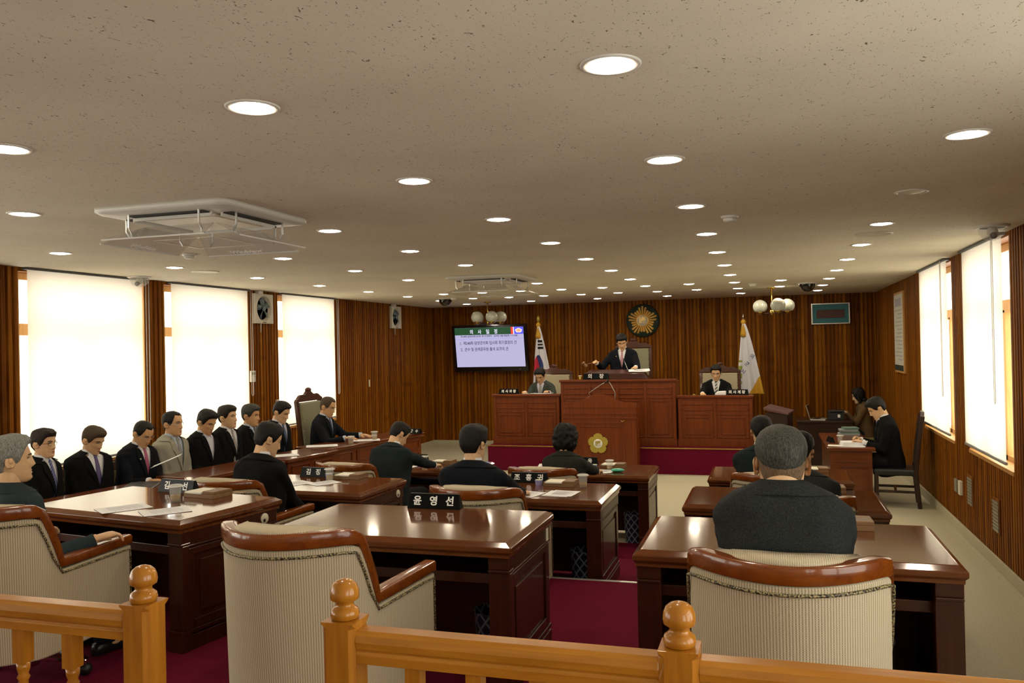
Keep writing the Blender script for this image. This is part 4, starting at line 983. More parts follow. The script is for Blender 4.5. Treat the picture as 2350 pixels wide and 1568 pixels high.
# ================================================================ THINGS ON DESKS AND TABLES
def name_plate(x, y, z, rz, txt, label, w=.33, h=.085, size=.058, dup_side=False):
    t = thing('name_plate', label, 'name plate', (x, y, z), rz, 'black lacquered name plates')
    w /= 2
    MB().loft([[(-w, -.035, 0), (w, -.035, 0), (w, .035, 0), (-w, .035, 0)], [(-w+.012, -.010, h), (w-.012, -.010, h), (w-.012, .010, h), (-w+.012, .010, h)]], 0, False).build('plate', 'lacquer', t, bevel=.002)
    nrm = Vector((0, -h, .025)); M = face_mat(Vector((0, -.0235, h*.5)), nrm)
    MB().mesh(text_mesh(txt, size, .0006, .0016), M=M @ Matrix.Translation((0, 0, .0012)), sm=False).build('lettering', 'white_letter', t)
    return t
def paper(x, y, z, rz, label, w=.21, d=.297, mat='paper', sheets=1, lines=True, tilt=0, grp='loose papers on desks and tables', curl=.004):
    t = thing('paper_sheet', label, 'paper', (x, y, z+.001), rz, grp)
    if tilt: t.rotation_euler = (tilt, 0, rz)
    for q in range(sheets):
        m_ = MB(); n_ = 6; vs = []
        ox, oy = q*.028, q*.016
        for iz in (0, .0012):
            for j in range(n_+1):
                for i in range(n_+1):
                    u, v = i/n_-.5, j/n_-.5
                    vs.append((u*w+ox, v*d+oy, iz+q*.0022+curl*(2*abs(u*v))**1.5*(1 if (i+j) else 1)))
        N = (n_+1)**2; fs = []
        for j in range(n_):
            for i in range(n_):
                a = j*(n_+1)+i; fs.append((N+a, N+a+1, N+a+n_+2, N+a+n_+1)); fs.append((a+n_+1, a+n_+2, a+1, a))
        for i in range(n_): fs += [(i, i+1, N+i+1, N+i), (n_*(n_+1)+i+1, n_*(n_+1)+i, N+n_*(n_+1)+i, N+n_*(n_+1)+i+1), ((i+1)*(n_+1), i*(n_+1), N+i*(n_+1), N+(i+1)*(n_+1)), (i*(n_+1)+n_, (i+1)*(n_+1)+n_, N+(i+1)*(n_+1)+n_, N+i*(n_+1)+n_)]
        m_.add(vs, fs, 0, False); sh = m_.build('sheet', mat, t)
    if lines:
        pr = MB(); b0 = (sheets-1)
        for q in range(19):
            yy = d*.36-q*d*.036; ww = w*(.38 if q else .2)
            pr.box(-ww+b0*.028, ww-w*.09*((q*5) % 4)+b0*.028, yy+b0*.016, yy+.0014+b0*.016, .0018+b0*.0022, .0021+b0*.0022)
        pr.build('print_lines', 'print_grey', sh)
    return t
def cup(x, y, z, label, fill=.45):
    t = thing('lidded_cup', label, 'cup', (x, y, z), 0, 'clear lidded cups of tea')
    MB().lathe([(.030, 0), (.0365, .085), (.0375, .095), (.0345, .095), (.028, .006), (.001, .006)], 28, cap=False).build('cup', 'cup_clear', t)
    MB().lathe([(.0275, .007), (.0275+.007*fill, .007+.078*fill), (.001, .007+.078*fill)], 24).build('tea', 'tea', t)
    MB().lathe([(.0375, .094), (.048, .096), (.049, .101), (.044, .104), (.038, .109), (.001, .110)], 28).build('lid', 'cup_lid', t)
    return t
def memo_box(x, y, z, rz, label, flip=False):
    t = thing('memo_box', label, 'memo box', (x, y, z), rz, 'wooden memo boxes with note slips')
    s = MB(); s.box(-.13, .13, -.085, .085, 0, .028)
    s.box(-.13, .13, .073, .085, .028, .042); s.box(-.13, -.118, -.085, .073, .028, .036)
    s.build('tray', 'box_wood', t, bevel=.002)
    MB().box(.035, .13, -.085, .073, .0285, .047).build('lid', 'box_wood', t, bevel=.003)
    MB().box(-.112, .03, -.092, .066, .0285, .040).build('note_slips', 'paper_warm', t, bevel=.001)
    tx = MB(); tx.box(.07, .10, -.02, -.012, .0472, .0476); tx.box(.055, .115, -.052, -.046, .0472, .0476); tx.build('print', 'print_grey', t)
    return t
def pot(x, y, z, label):
    t = thing('sponge_pot', label, 'sponge pot', (x, y, z), 0, 'small lilac sponge pots')
    MB().lathe([(.028, 0), (.033, .038), (.034, .041), (.029, .041), (.027, .03), (.001, .03)], 22, cap=False).build('pot', 'lilac', t)
    MB().lathe([(.029, .031), (.028, .042), (.001, .043)], 18).build('sponge', 'pale_green', t)
T0, T1, T2 = .42+.75, .21+.75, .006+.75
# nearest row
name_plate(-3.86, 4.80, T0, R(-9), '김       선', 'black name plate with white characters, partly behind the cup on the nearest left desk')
paper(-3.80, 4.22, T0, R(-34), 'printed sheet on the grey-haired man\'s desk, farther from the aisle', .21, .29, sheets=1)
paper(-3.47, 4.19, T0, R(-40), 'printed sheets at the desk corner beside the tall newel post', .21, .27, sheets=1)
cup(-3.63, 4.48, T0, 'clear lidded tea cup before the name plate on the nearest left desk')
memo_box(-3.55, 4.70, T0, R(-9), 'wooden memo box beside the tea cup on the nearest left desk')
paper(-3.43, 4.86, T0+.0, R(-9), 'small brown card propped behind the nearest memo box', .10, .05, 'folder_brown', lines=False)
name_plate(-1.90, 4.60, T0, R(1), '윤   영   선', 'black three-character name plate on the empty centre desk', .33)
memo_box(.345, 4.52, T0, R(2), 'wooden memo box to the right of the cropped-hair man')
# middle row
name_plate(-3.98, 6.83, T1, R(-3), '김   정   ', 'black name plate on the middle-row desk of the black-suited member')
cup(-3.75, 6.65, T1, 'clear lidded tea cup on the middle-row desk of the black-suited member')
pot(-3.83, 6.78, T1, 'lilac pot half hidden behind the tea cup of the black-suited member')
memo_box(-3.62, 6.80, T1, R(-3), 'wooden memo box at right of the black-suited member\'s tea cup')
paper(-3.97, 6.42, T1, R(-28), 'printed sheet in front of the black-suited member', .21, .29)
paper(-3.72, 6.50, T1, R(-30), 'white printed sheet near the black-suited member\'s memo box', .19, .25)
name_plate(-1.96, 6.84, T1, R(1), '조   홍   귀', 'black name plate before the beige chair of the curly-haired woman')
memo_box(-1.66, 6.74, T1, R(-2), 'wooden memo box next to the lilac pot on the centre middle desk')
pot(-1.85, 6.74, T1, 'lilac pot before the name plate on the centre middle desk')
cup(-1.46, 6.67, T1, 'clear lidded tea cup near the right edge of the centre middle desk')
paper(-1.82, 6.28, T1, R(-14), 'printed sheet close to the elbow of the man with glasses', .21, .25)
paper(-1.58, 6.34, T1, R(-6), 'pair of printed sheets near the tea cup on the centre middle desk', .21, .24, sheets=2)
memo_box(.40, 6.80, T1, R(2), 'wooden memo box on the middle desk of the aisle block')
# front row
name_plate(-4.10, 9.34, T2, 0, '강   종   원', 'black name plate before the member bent over the front-row desk')
cup(-3.86, 9.05, T2, 'clear lidded tea cup on the front-row desk beside the officials')
pot(-3.97, 9.10, T2, 'lilac pot beside the cup on the front-row desk near the officials')
memo_box(-3.68, 9.20, T2, R(-3), 'wooden memo box at the corner of the front-row desk near the officials')
paper(-3.99, 8.86, T2, R(-12), 'white sheet at the elbow of the bent front-row member', .16, .2)
name_plate(-2.05, 9.36, T2, 0, '     정   웅', 'black name plate half hidden behind the curly-haired woman', .36)
pot(-1.86, 9.10, T2, 'lilac pot on the curly-haired woman\'s desk')
memo_box(-1.67, 9.22, T2, R(-3), 'wooden memo box behind the cup on the curly-haired woman\'s desk')
cup(-1.675, 9.02, T2, 'clear lidded tea cup on the curly-haired woman\'s desk')
paper(-1.74, 8.86, T2, R(-8), 'printed sheets beside the mint green case', .21, .22, sheets=2)
mc = MB().ball((0, 0, 0), (.072, .042, .021), 24, 12)
tag(mc.build('oval_case', 'mint', loc=(-1.56, 8.86, T2+.021), rot=(0, 0, R(4))), 'mint green oval case on the curly-haired woman\'s desk', 'case')
paper(-2.42, 9.2, T2, R(10), 'pale lilac sheet at the far left of the curly-haired woman\'s desk', .21, .29)
cup(.25, 9.12, T2, 'clear lidded tea cup on the front desk of the aisle block')
memo_box(.43, 9.22, T2, R(2), 'wooden memo box on the front desk of the aisle block')
paper(.24, 8.86, T2, R(-20), 'white sheet near the ear of the man behind the cropped head', .2, .26)
# dark document boxes under the nearest right desk
db = thing('document_box', 'dark storage box standing under the nearest desk by the aisle', 'box', (.44, 4.22, .42), 0)
MB().box(-.07, .07, -.16, .16, 0, .33).build('body', 'tv_black', db, bevel=.004); MB().box(-.072, .072, -.162, .162, .33, .35).build('lid', 'file_black', db, bevel=.004)
# officials' tables
OZ = .20+.75
paper(-5.25, 9.12, OZ, R(-60), 'white printed sheets at the near end of the carved-chair man\'s table', .24, .36, sheets=2, curl=.002)
paper(-4.98, 9.78, OZ, R(-62), 'white papers under the hands of the man in the carved chair', .24, .32, sheets=2, curl=.002)
cup(-4.93, 9.28, OZ, 'clear lidded tea cup at the near edge of the end table'); cup(-4.90, 9.86, OZ, 'clear lidded tea cup farther along the end table')
paper(-4.86, 10.55, OZ, R(-10), 'white folded papers at the far end of the end table', .2, .14, sheets=2)
name_plate(-4.66, 10.62, OZ, R(-14), '군   수', 'small black name plate at the far corner of the end table', .20, .07, .05)
sr = MB().lathe([(.03, 0), (.085, .008), (.087, .011), (.03, .006), (.001, .006)], 28); tag(sr.build('saucer', 'cup_lid', loc=(-5.12, 10.2, OZ)), 'pale saucer behind the cup on the end table', 'saucer')
paper(-5.22, 8.22, .20+.75, R(-50), 'white sheets on the short table end behind the black-suited member', .22, .3, sheets=2)
bf = thing('black_folder', 'black folder of papers on the table by the pink-tie man', 'folder', (-5.42, 6.24, .20+.72), R(-62))
MB().box(-.17, .17, -.13, .13, 0, .006).build('cover', 'file_black', bf, bevel=.002); MB().box(-.16, .16, -.12, .12, .006, .018).build('pages', 'paper', bf); MB().box(-.17, .17, -.13, .13, .018, .024).build('front_cover', 'file_black', bf, bevel=.002)
# dais
name_plate(-2.80, 13.99, 1.53, 0, '의     장', 'black name plate with two white characters on the tallest dais desk', .44, .105, .085)
name_plate(-4.36, 14.03, 1.29, R(4), '의 사 과 장', 'black name plate on the dais desk below the television', .36, .09, .058)
name_plate(-.50, 14.03, 1.26, R(-4), '의 사 계 장', 'black name plate on the dais desk beside the white flag', .36, .09, .058)
gc = thing('small_goblet', 'small gilt cup with pale lid at the corner of the tallest dais desk', 'cup', (-3.08, 14.02, 1.53))
MB().lathe([(.018, 0), (.022, .008), (.018, .015), (.022, .06), (.001, .06)], 16).build('cup', 'dull_gold', gc); MB().lathe([(.035, .06), (.036, .068), (.001, .074)], 16).build('lid', 'cup_lid', gc)
paper(-2.12, 14.16, 1.664, R(12), 'open white document on the sloping reading stand', .30, .2, sheets=3, tilt=R(9), curl=.012)
paper(-3.80, 14.02, 1.29, R(8), 'open white document before the man in grey suit', .34, .1, sheets=3, curl=.014)
paper(-4.0, 14.03, 1.29, R(-6), 'thin white sheet and pen at the hand of the man in grey suit', .22, .09)
bk = MB(); bk.loft([[(-.09, -.05, 0), (.09, -.05, 0), (.09, .05, 0), (-.09, .05, 0)], [(-.08, -.05, .03), (.09, -.05, .055), (.09, .05, .055), (-.08, .05, .03)], [(-.03, -.05, .06), (.09, -.05, .065), (.09, .05, .065), (-.03, .05, .06)]], 0, False)
tag(bk.build('open_booklet', 'paper', bevel=.01, loc=(-.76, 14.03, 1.26)), 'white booklet curling open beside the right dais name plate', 'booklet')
tag(MB().lathe([(.02, 0), (.02, .012), (.001, .016)], 14).build('brass_bell', 'dull_gold', loc=(-1.18, 14.02, 1.26)), 'tiny round knob on the right dais desk', 'call button')
# staff table and typist desk
cup(.88, 11.86, .75, 'clear lidded cup of tea on the staff table', .3)
pk = thing('paper_stack', 'thick white stack of papers held by the man writing', 'papers', (1.03, 11.66, .75), R(6))
for q in range(4): MB().box(-.16+.004*q, .16+.003*(q % 2), -.11, .11, .012*q, .012*q+.0105).build('paper_bundle', 'paper', pk, bevel=.001)
paper(1.00, 11.52, .75, R(86), 'white sheet lying at the near end of the staff table', .14, .3)
paper(.86, 11.56, .75, R(84), 'brown edged white sheets beneath the lidded cup on the staff table', .18, .3, 'paper_warm')
name_plate(.76, 12.05, .75, R(-70), '', 'black plate at the edge of the staff table beside the cup', .24, .07, .04) if False else None
bp_ = MB(); bp_.loft([[(-.11, -.035, 0), (.11, -.035, 0), (.11, .035, 0), (-.11, .035, 0)], [(-.10, -.008, .07), (.10, -.008, .07), (.10, .008, .07), (-.10, .008, .07)]], 0, False)
tag(bp_.build('name_plate', 'lacquer', bevel=.002, loc=(.77, 12.0, .75), rot=(0, 0, R(-80))), 'black plate at the edge of the staff table beside the cup', 'name plate')
for q, (mt, w_, dx) in enumerate((('book_grey', .15, 0), ('book_green', .13, .01), ('book_grey', .12, -.01), ('book_green', .10, .02))):
    o = MB().box(-w_, w_, -.10, .10, 0, .026).build('book', mt, bevel=.002, loc=(1.08+dx, 12.95, .75+.027*q), rot=(0, 0, R(5*q-6)))
    tag(o, '%s book, %s of the pile on the staff table' % (('grey', 'dark green', 'grey', 'dark green')[q], ('lowest', 'second from bottom', 'third from bottom', 'topmost')[q]), 'book', 'pile of books on the staff table')
lp = thing('laptop', 'open silver laptop seen from its side on the typist desk', 'laptop', (.80, 15.2, .76), R(92))
MB().box(-.17, .17, -.12, .12, 0, .022).build('base', 'alu', lp, bevel=.004); MB().box(-.15, .15, -.02, .09, .022, .024).build('keyboard', 'black_plastic', lp)
ld = MB().box(-.17, .17, -.006, .006, 0, .25, M=Matrix.Translation((0, .12, .016)) @ Matrix.Rotation(R(-16), 4, 'X')); lid = ld.build('screen_lid', 'alu', lp, bevel=.004)
MB().box(-.155, .155, -.009, -.006, .015, .235, M=Matrix.Translation((0, .12, .016)) @ Matrix.Rotation(R(-16), 4, 'X')).build('display', 'tv_black', lid)
lp.rotation_euler.z = R(80)
pr_ = thing('black_printer', 'black box-shaped device with a small white label on the typist desk', 'printer', (1.07, 15.2, .76))
MB().box(-.13, .13, -.11, .11, 0, .17).build('case', 'black_plastic', pr_, bevel=.012); MB().box(.02, .06, -.115, -.11, .05, .10).build('label', 'paper', pr_); MB().box(-.10, .10, -.112, -.10, .13, .15).build('slot', 'tv_black', pr_)

# ================================================================ FLAGS
def flag(x, y, label, top, length, spread, colour, kind):
    t = thing('flag_on_pole', label, 'flag', (x, y, DZ), 0, 'flags on gilt poles')
    h = top-DZ
    MB().lathe([(.17, 0), (.17, .03), (.05, .06), (.03, .10), (.016, .12)], 24).build('base', 'dull_gold', t)
    MB().tube([(0, 0, .1), (0, 0, h-.12)], .014, 10).build('pole', 'alu' if kind == 'c' else 'dull_gold', t)
    if kind == 'k': MB().lathe([(.012, h-.13), (.03, h-.10), (.034, h-.06), (.022, h-.02), (.001, h)], 14).build('finial', 'dull_gold', t)
    else: MB().lathe([(.011, h-.13), (.018, h-.10), (.008, h-.06), (.001, h)], 10).build('finial', 'chrome', t)
    # gilt tassel cord at the top
    MB().lathe([(.02, h-.14), (.045, h-.17), (.05, h-.20), (.03, h-.23), (.06, h-.40), (.062, h-.47), (.05, h-.47)], 14, cap=False).build('gilt_cord', 'flag_gold', t)
    m_ = MB(); NU, NV = 110, 100; z1 = h-.22; z0 = h-.22-length; vs = []
    mats = ['flag_white', 'flag_red', 'flag_blue', 'flag_black', 'flag_gold', 'flag_green']
    for j in range(NV+1):
        v = j/NV
        for i in range(NU+1):
            u = i/NU; w = spread*(.10+.90*v**.8)
            px = (-.30+u)*w*1.0; py = -.03-.045*v*math.sin(u*math.pi*4.5+.6)-.04*v*math.sin(u*math.pi)
            vs.append((px, py, z1+(z0-z1)*v*(1-.10*(1-u)*0)))
    for j in range(NV):
        for i in range(NU):
            u, v = (i+.5)/NU, (j+.5)/NV; mi = 0
            if kind == 'k':
                du, dv = (u-.30)*1.0, (v-.66)*1.75
                if du*du+dv*dv < .105: mi = 1 if (u*.9-v*1.1 < -.46+.05*math.sin(u*9)) else 2
                for bz in (.25, .305, .36):
                    if abs(v-bz) < .016 and .22 < u < .78: mi = 3
            else:
                if v > .80-.10*(u-.5) and u > .45 and v > .72+.5*(1-u): mi = 4
                if u < .2 and .52 < v < .86 and abs(((v-.52)*9) % 1-.5) > .2: mi = 5
            a = j*(NU+1)+i; m_.add([], [], 0)
            m_.f.append((a, a+1, a+NU+2, a+NU+1)); m_.mi.append(mi); m_.sm.append(True)
    m_.v = vs; o = m_.build('flag_cloth', mats, t)
    sd = o.modifiers.new('thick', 'SOLIDIFY'); sd.thickness = .004
    if kind == 'c':
        for ch, (px_, pz_) in zip(('의', '군', '시'), ((.145, z1-.62), (.05, z1-.76), (-.02, z1-.90))):
            MB().mesh(text_mesh(ch, .09, .0005, .001), M=face_mat(Vector((px_, -.125, pz_)), (.1, -1, 0)) @ Matrix.Rotation(R(-35), 4, 'Z'), sm=False).build('character', 'flag_blue', t)
    return t
flag(-4.47, 16.5, 'white national flag with red and blue circle hanging from a gilt pole', 2.74, 1.22, .42, None, 'k')
flag(-.44, 16.35, 'white flag with gold lower corner hanging from a pole, right of the dais', 2.68, 1.32, .50, None, 'c')

# ================================================================ PEOPLE
def sgnpow(v, e): return math.copysign(abs(v)**e, v)
HEAD = [  # z, half width, front y, back y
    (-.120, .024, .066, .020), (-.113, .038, .081, .000), (-.100, .0485, .0885, -.020), (-.080, .0570, .0895, -.044), (-.060, .0625, .0875, -.062),
    (-.030, .0680, .0875, -.079), (.000, .0715, .0860, -.090), (.030, .0745, .0885, -.0965), (.055, .0750, .0860, -.0975), (.080, .0700, .0760, -.092), (.100, .0575, .0560, -.077), (.113, .0400, .0310, -.055), (.120, .0200, .0050, -.030), (.1225, .0040, -.010, -.018)]
def gauss(x, s): return math.exp(-(x/s)**2)
def face_feat(x, z):
    """forward displacement of the face: nose, sockets, brow, lips, chin"""
    ax = abs(x); d = 0.0
    if -.052 < z < .03:
        t = (z+.052)/.082
        if z < -.030: A = .021*max(0, min(1, (z+.047)/.013)); s = .0135
        else: A = .021*(1-(z+.030)/.060)**1.0+.003; s = .0085+.004*max(0, (-z)/.03)
        d += max(0, A)*gauss(x, s)
        d += .006*gauss(ax-.012, .006)*gauss(z+.036, .008)
    d -= .0085*gauss(ax-.031, .016)*gauss(z-.008, .011)
    d += .0035*gauss(z-.028, .009)*gauss(ax-.026, .026)
    d += .0045*gauss(x, .021)*(gauss(z+.0605, .0048)+gauss(z+.0725, .0055)) - .0022*gauss(x, .024)*gauss(z+.0665, .0022)
    d += .005*gauss(x, .020)*gauss(z+.099, .012) - .002*gauss(x, .03)*gauss(z+.084, .007)
    d += .003*gauss(ax-.043, .016)*gauss(z+.018, .016)
    return d
def head_pt(th, z, grow=0.0, fat=1.0):
    a, yf, yb = lerp_tab(HEAD, z); a *= fat; y0 = -.006; e = 2/2.25
    s, c = math.sin(th), math.cos(th)
    x = (a+grow)*sgnpow(s, e)
    if c >= 0:
        y = y0+(yf-y0+grow)*sgnpow(c, e)
        y += face_feat(x, z)*min(1, c*1.6)*(1 if grow == 0 else .3)
    else: y = y0+(y0-yb+grow)*sgnpow(c, e)
    return (x, y, z)
def face_y(x, z):
    a, yf, yb = lerp_tab(HEAD, z); return -.006+(yf+.006)*(1-min(.99, abs(x)/a)**2.25)**(1/2.25)+face_feat(x, z)
NTH = 60
TH = []
for q in range(NTH):
    u = q/NTH*2-1                      # finer towards the face
    TH.append(math.pi*(u*.62+.38*u*abs(u)))
ZS = [-.120, -.117, -.113, -.107, -.101, -.095, -.089, -.084, -.079, -.0755, -.072, -.0695, -.0675, -.0655, -.063, -.060, -.057, -.053, -.049, -.045, -.041, -.037, -.033, -.029, -.024, -.019, -.014, -.009, -.004, .001, .005, .009, .013, .018, .023, .028, .034, .041, .049, .058, .067, .076, .085, .093, .100, .106, .111, .115, .1185, .121, .1225]
def add_head(mb, M, eyes_down=0.0, fat=1.0):
    rings = [[head_pt(t, z, 0, fat) for t in TH] for z in ZS]
    mb.loft(rings, 0, True, True, True, M)
    # lips
    lips = MB()
    for z0, hgt, wd in ((-.0625, .0042, .022), (-.0705, .0052, .020)):
        nn = 12
        up = [(wd*(2*i/nn-1)) for i in range(nn+1)]
        top = [(x, face_y(x, z0+hgt*(1-(x/wd)**2))+.0012, z0+hgt*(1-(x/wd)**2)) for x in up]; bot = [(x, face_y(x, z0-hgt*.6*(1-(x/wd)**2))+.0012, z0-hgt*.6*(1-(x/wd)**2)) for x in up]
        mb.loft([top, bot], 1, True, False, False, M)
    op = .0052*(1-eyes_down*.75)
    for sx in (-1, 1):
        nn = 12; cx, cz, wd = sx*.0315, .0075, .0145
        xs = [cx+wd*(2*i/nn-1) for i in range(nn+1)]
        f = lambda i: max(0, 1-(2*i/nn-1)**2)
        top = [(x, face_y(x, cz)+.0028, cz+op*f(i)*.9) for i, x in enumerate(xs)]; bot = [(x, face_y(x, cz)+.0022, cz-op*f(i)*.7-.0003) for i, x in enumerate(xs)]
        mb.loft([top, bot], 2, True, False, False, M)
        mb.ball((cx, face_y(cx, cz)-.0018+.0022, cz-.0006), (.0056, .0032, op*.85+.0006), 10, 6, 3, True, M)
        lid = [(x, face_y(x, cz)+.0032, cz+op*f(i)*.95+.0008) for i, x in enumerate(xs)]
        mb.tube(lid, [.0006+.0012*f(i)**.5 for i in range(nn+1)], 6, 3 if eyes_down > .5 else 3, True, M)
        bx = [sx*(.013+.036*i/8) for i in range(9)]
        mb.tube([(x, face_y(x, .0255)+.0016, .0235+.0055*math.sin(min(1, i/8*1.25)*math.pi*.72)) for i, x in enumerate(bx)], [.0016+.0022*math.sin(math.pi*(.12+.8*i/8)) for i in range(9)], 6, 4, True, M)
        # ear
        ears = []
        for k in range(9):
            t = k/8; ang = math.pi*(t*1.0)
            zc = -.030+.052*t; wv = .016*math.sin(math.pi*(.14+.72*t))+.004; out_ = .007+.009*math.sin(math.pi*(.2+.62*t))
            ears.append([(sx*(.0715*fat+out_*(.15+.85*(.5-.5*math.cos(a)))), -.010-.004*t+wv*math.cos(a)-.010*(.5-.5*math.cos(a)), zc+.003*math.sin(a)) if True else None for a in [2*math.pi*i/12 for i in range(12)]])
        mb.loft(ears, 0, True, True, True, M)
        mb.ball((sx*.078*fat, -.013, .006), (.010, .014, .017), 12, 8, 0, True, M); mb.ball((sx*.076*fat, -.008, -.024), (.008, .008, .009), 10, 6, 0, True, M)
HAIRLINE = {
 'short': [(0, .074), (25, .075), (45, .066), (58, .040), (70, .002), (80, -.012), (92, .018), (108, -.006), (128, -.050), (150, -.062), (180, -.066)],
 'receding': [(0, .084), (20, .090), (38, .094), (52, .060), (66, .010), (78, -.010), (92, .018), (108, -.008), (128, -.052), (150, -.066), (180, -.068)],
 'parted': [(0, .062), (22, .064), (40, .060), (54, .046), (68, .006), (80, -.010), (92, .016), (108, -.008), (128, -.052), (150, -.064), (180, -.068)],
 'crop': [(0, .080), (30, .080), (50, .062), (66, .020), (80, .012), (95, .024), (115, .012), (140, -.004), (160, -.010), (180, -.012)],
 'bob': [(0, .050), (30, .048), (48, .030), (60, -.070), (90, -.095), (120, -.110), (150, -.115), (180, -.118)],
 'long': [(0, .070), (24, .066), (42, .040), (56, -.060), (80, -.118), (120, -.118), (180, -.118)]}
def hair_mesh(style, seed=0, vol=1.0, fat=1.0):
    tab = HAIRLINE[style]; mb = MB(); n1 = 72; n2 = 26; off = Vector((seed*3.1, seed*1.7, 0))
    rings = []
    zt = .1225
    base = {'short': .013, 'receding': .010, 'parted': .014, 'crop': .006, 'bob': .040, 'long': .024}[style]*vol
    curly = style == 'bob'
    for j in range(n2+1):
        t = j/n2; row = []
        for i in range(n1):
            th = 2*math.pi*i/n1-math.pi; deg = abs(math.degrees(th))
            hl = lerp_tab(tab, deg)[0]+ (.004*mnoise.noise(Vector((th*6, seed, 0))))
            z = hl+(zt-hl)*(t**.85)
            thick = base*(min(1, (t*5)**.7) if style not in ('bob', 'long') else min(1, .55+t*2))+.001
            if style in ('short', 'parted'): thick += base*.75*max(0, math.cos(th))*math.exp(-((z-.085)/.03)**2) + base*.25*math.exp(-((z-.105)/.03)**2)
            p = Vector(head_pt(th, z, 0, fat)); c = Vector((0, -.008, .0)); d = (p-c).normalized()
            nzv = mnoise.noise(p*(60 if curly else 28)+off); nz2 = mnoise.noise(Vector((p.x*90, p.y*90, p.z*22))+off)
            thick *= 1+(.55 if curly else .20)*nzv+.18*nz2
            if style == 'long' and z < -.02: d = (d+Vector((0, -.6, 0))).normalized()
            q = p+d*thick
            row.append(tuple(q))
        rings.append(row)
    mb.loft(rings, 0, True, True, False)
    inner = [[tuple(Vector(head_pt(2*math.pi*i/n1-math.pi, max(-.119, min(.1225, rings[0][i][2]+.0)), -.004, fat))) for i in range(n1)]]
    mb.loft([inner[0], rings[0]], 0, True, True, False)
    top = rings[-1]; cpt = tuple(sum((Vector(p) for p in top), Vector())/n1)
    o = len(mb.v); mb.add(top+[cpt], [(i, (i+1) % n1, n1) for i in range(n1)], 0, True)
    if style == 'long':
        rr_ = []
        for k in range(9):
            t = k/8; z = -.06-.22*t; w_ = .085-.015*t; rr_.append([(w_*math.cos(a)*1.0, -.055-.02*t+(.055-.01*t)*math.sin(a), z) for a in [2*math.pi*i/20 for i in range(20)]])
        mb.loft(rr_, 0, True)
        for sx in (-1, 1):
            mb.tube([(sx*.066, .02, .06), (sx*.080, .022, .0), (sx*.082, .02, -.08), (sx*.075, .02, -.18), (sx*.07, .03, -.26)], [.012, .022, .026, .026, .014], 10)
    return mb
def glasses_mesh(rim=.0016):
    mb = MB()
    for sx in (-1, 1):
        pts = [(sx*.032+.021*math.cos(a), face_y(sx*.032, .005)+.013-.004*abs(math.cos(a)), .004+.0145*math.sin(a)) for a in [2*math.pi*i/18 for i in range(19)]]
        mb.tube(pts, rim, 6)
        mb.tube([(sx*.053, .084, .008), (sx*.074, .070, .010), (sx*.079, .02, .008), (sx*.079, -.01, .004)], rim, 6)
    mb.tube([(-.011, .105, .008), (0, .110, .010), (.011, .105, .008)], rim, 6)
    return mb
# ---- torso
TORSO = [(-.06, .195, .150, .02), (.04, .200, .150, .01), (.12, .195, .140, .0), (.22, .188, .128, .0), (.32, .192, .126, -.004), (.41, .200, .124, -.010), (.47, .206, .114, -.014), (.52, .208, .104, -.018), (.552, .203, .094, -.020), (.580, .162, .080, -.020), (.597, .105, .068, -.020), (.615, .080, .062, -.018)]
def torso_pt(th, s, grow=0.0, fat=1.0):
    a, b_, cy = lerp_tab(TORSO, s); e = 2/2.5
    return ((a*fat+grow)*sgnpow(math.sin(th), e), cy+(b_*fat+grow)*sgnpow(math.cos(th), e), s)
def front_y(x, s, grow=0.0, fat=1.0):
    a, b_, cy = lerp_tab(TORSO, s); a = a*fat+grow; b_ = b_*fat+grow
    return cy+b_*(1-min(.98, abs(x)/a)**2.5)**(1/2.5)
def add_torso(mb, M, grow=0, fat=1.0, s0=-.06, s1=.615, n=40, mi=0):
    rings = []; k = 0; N = 26
    for j in range(N+1):
        s = s0+(s1-s0)*j/N; rings.append([tuple(M @ Vector(torso_pt(2*math.pi*i/n, s, grow, fat))) for i in range(n)])
    mb.loft(rings, mi, True)
def ik(S, W, L1, L2, pole):
    d = W-S; D = min(d.length, (L1+L2)*.999); u = d.normalized()
    a = (L1*L1-L2*L2+D*D)/(2*D); h = math.sqrt(max(0, L1*L1-a*a)); p = (pole-u*pole.dot(u))
    p = p.normalized() if p.length > 1e-5 else u.orthogonal()
    return S+u*a+p*h, S+u*D
HANDS = {}
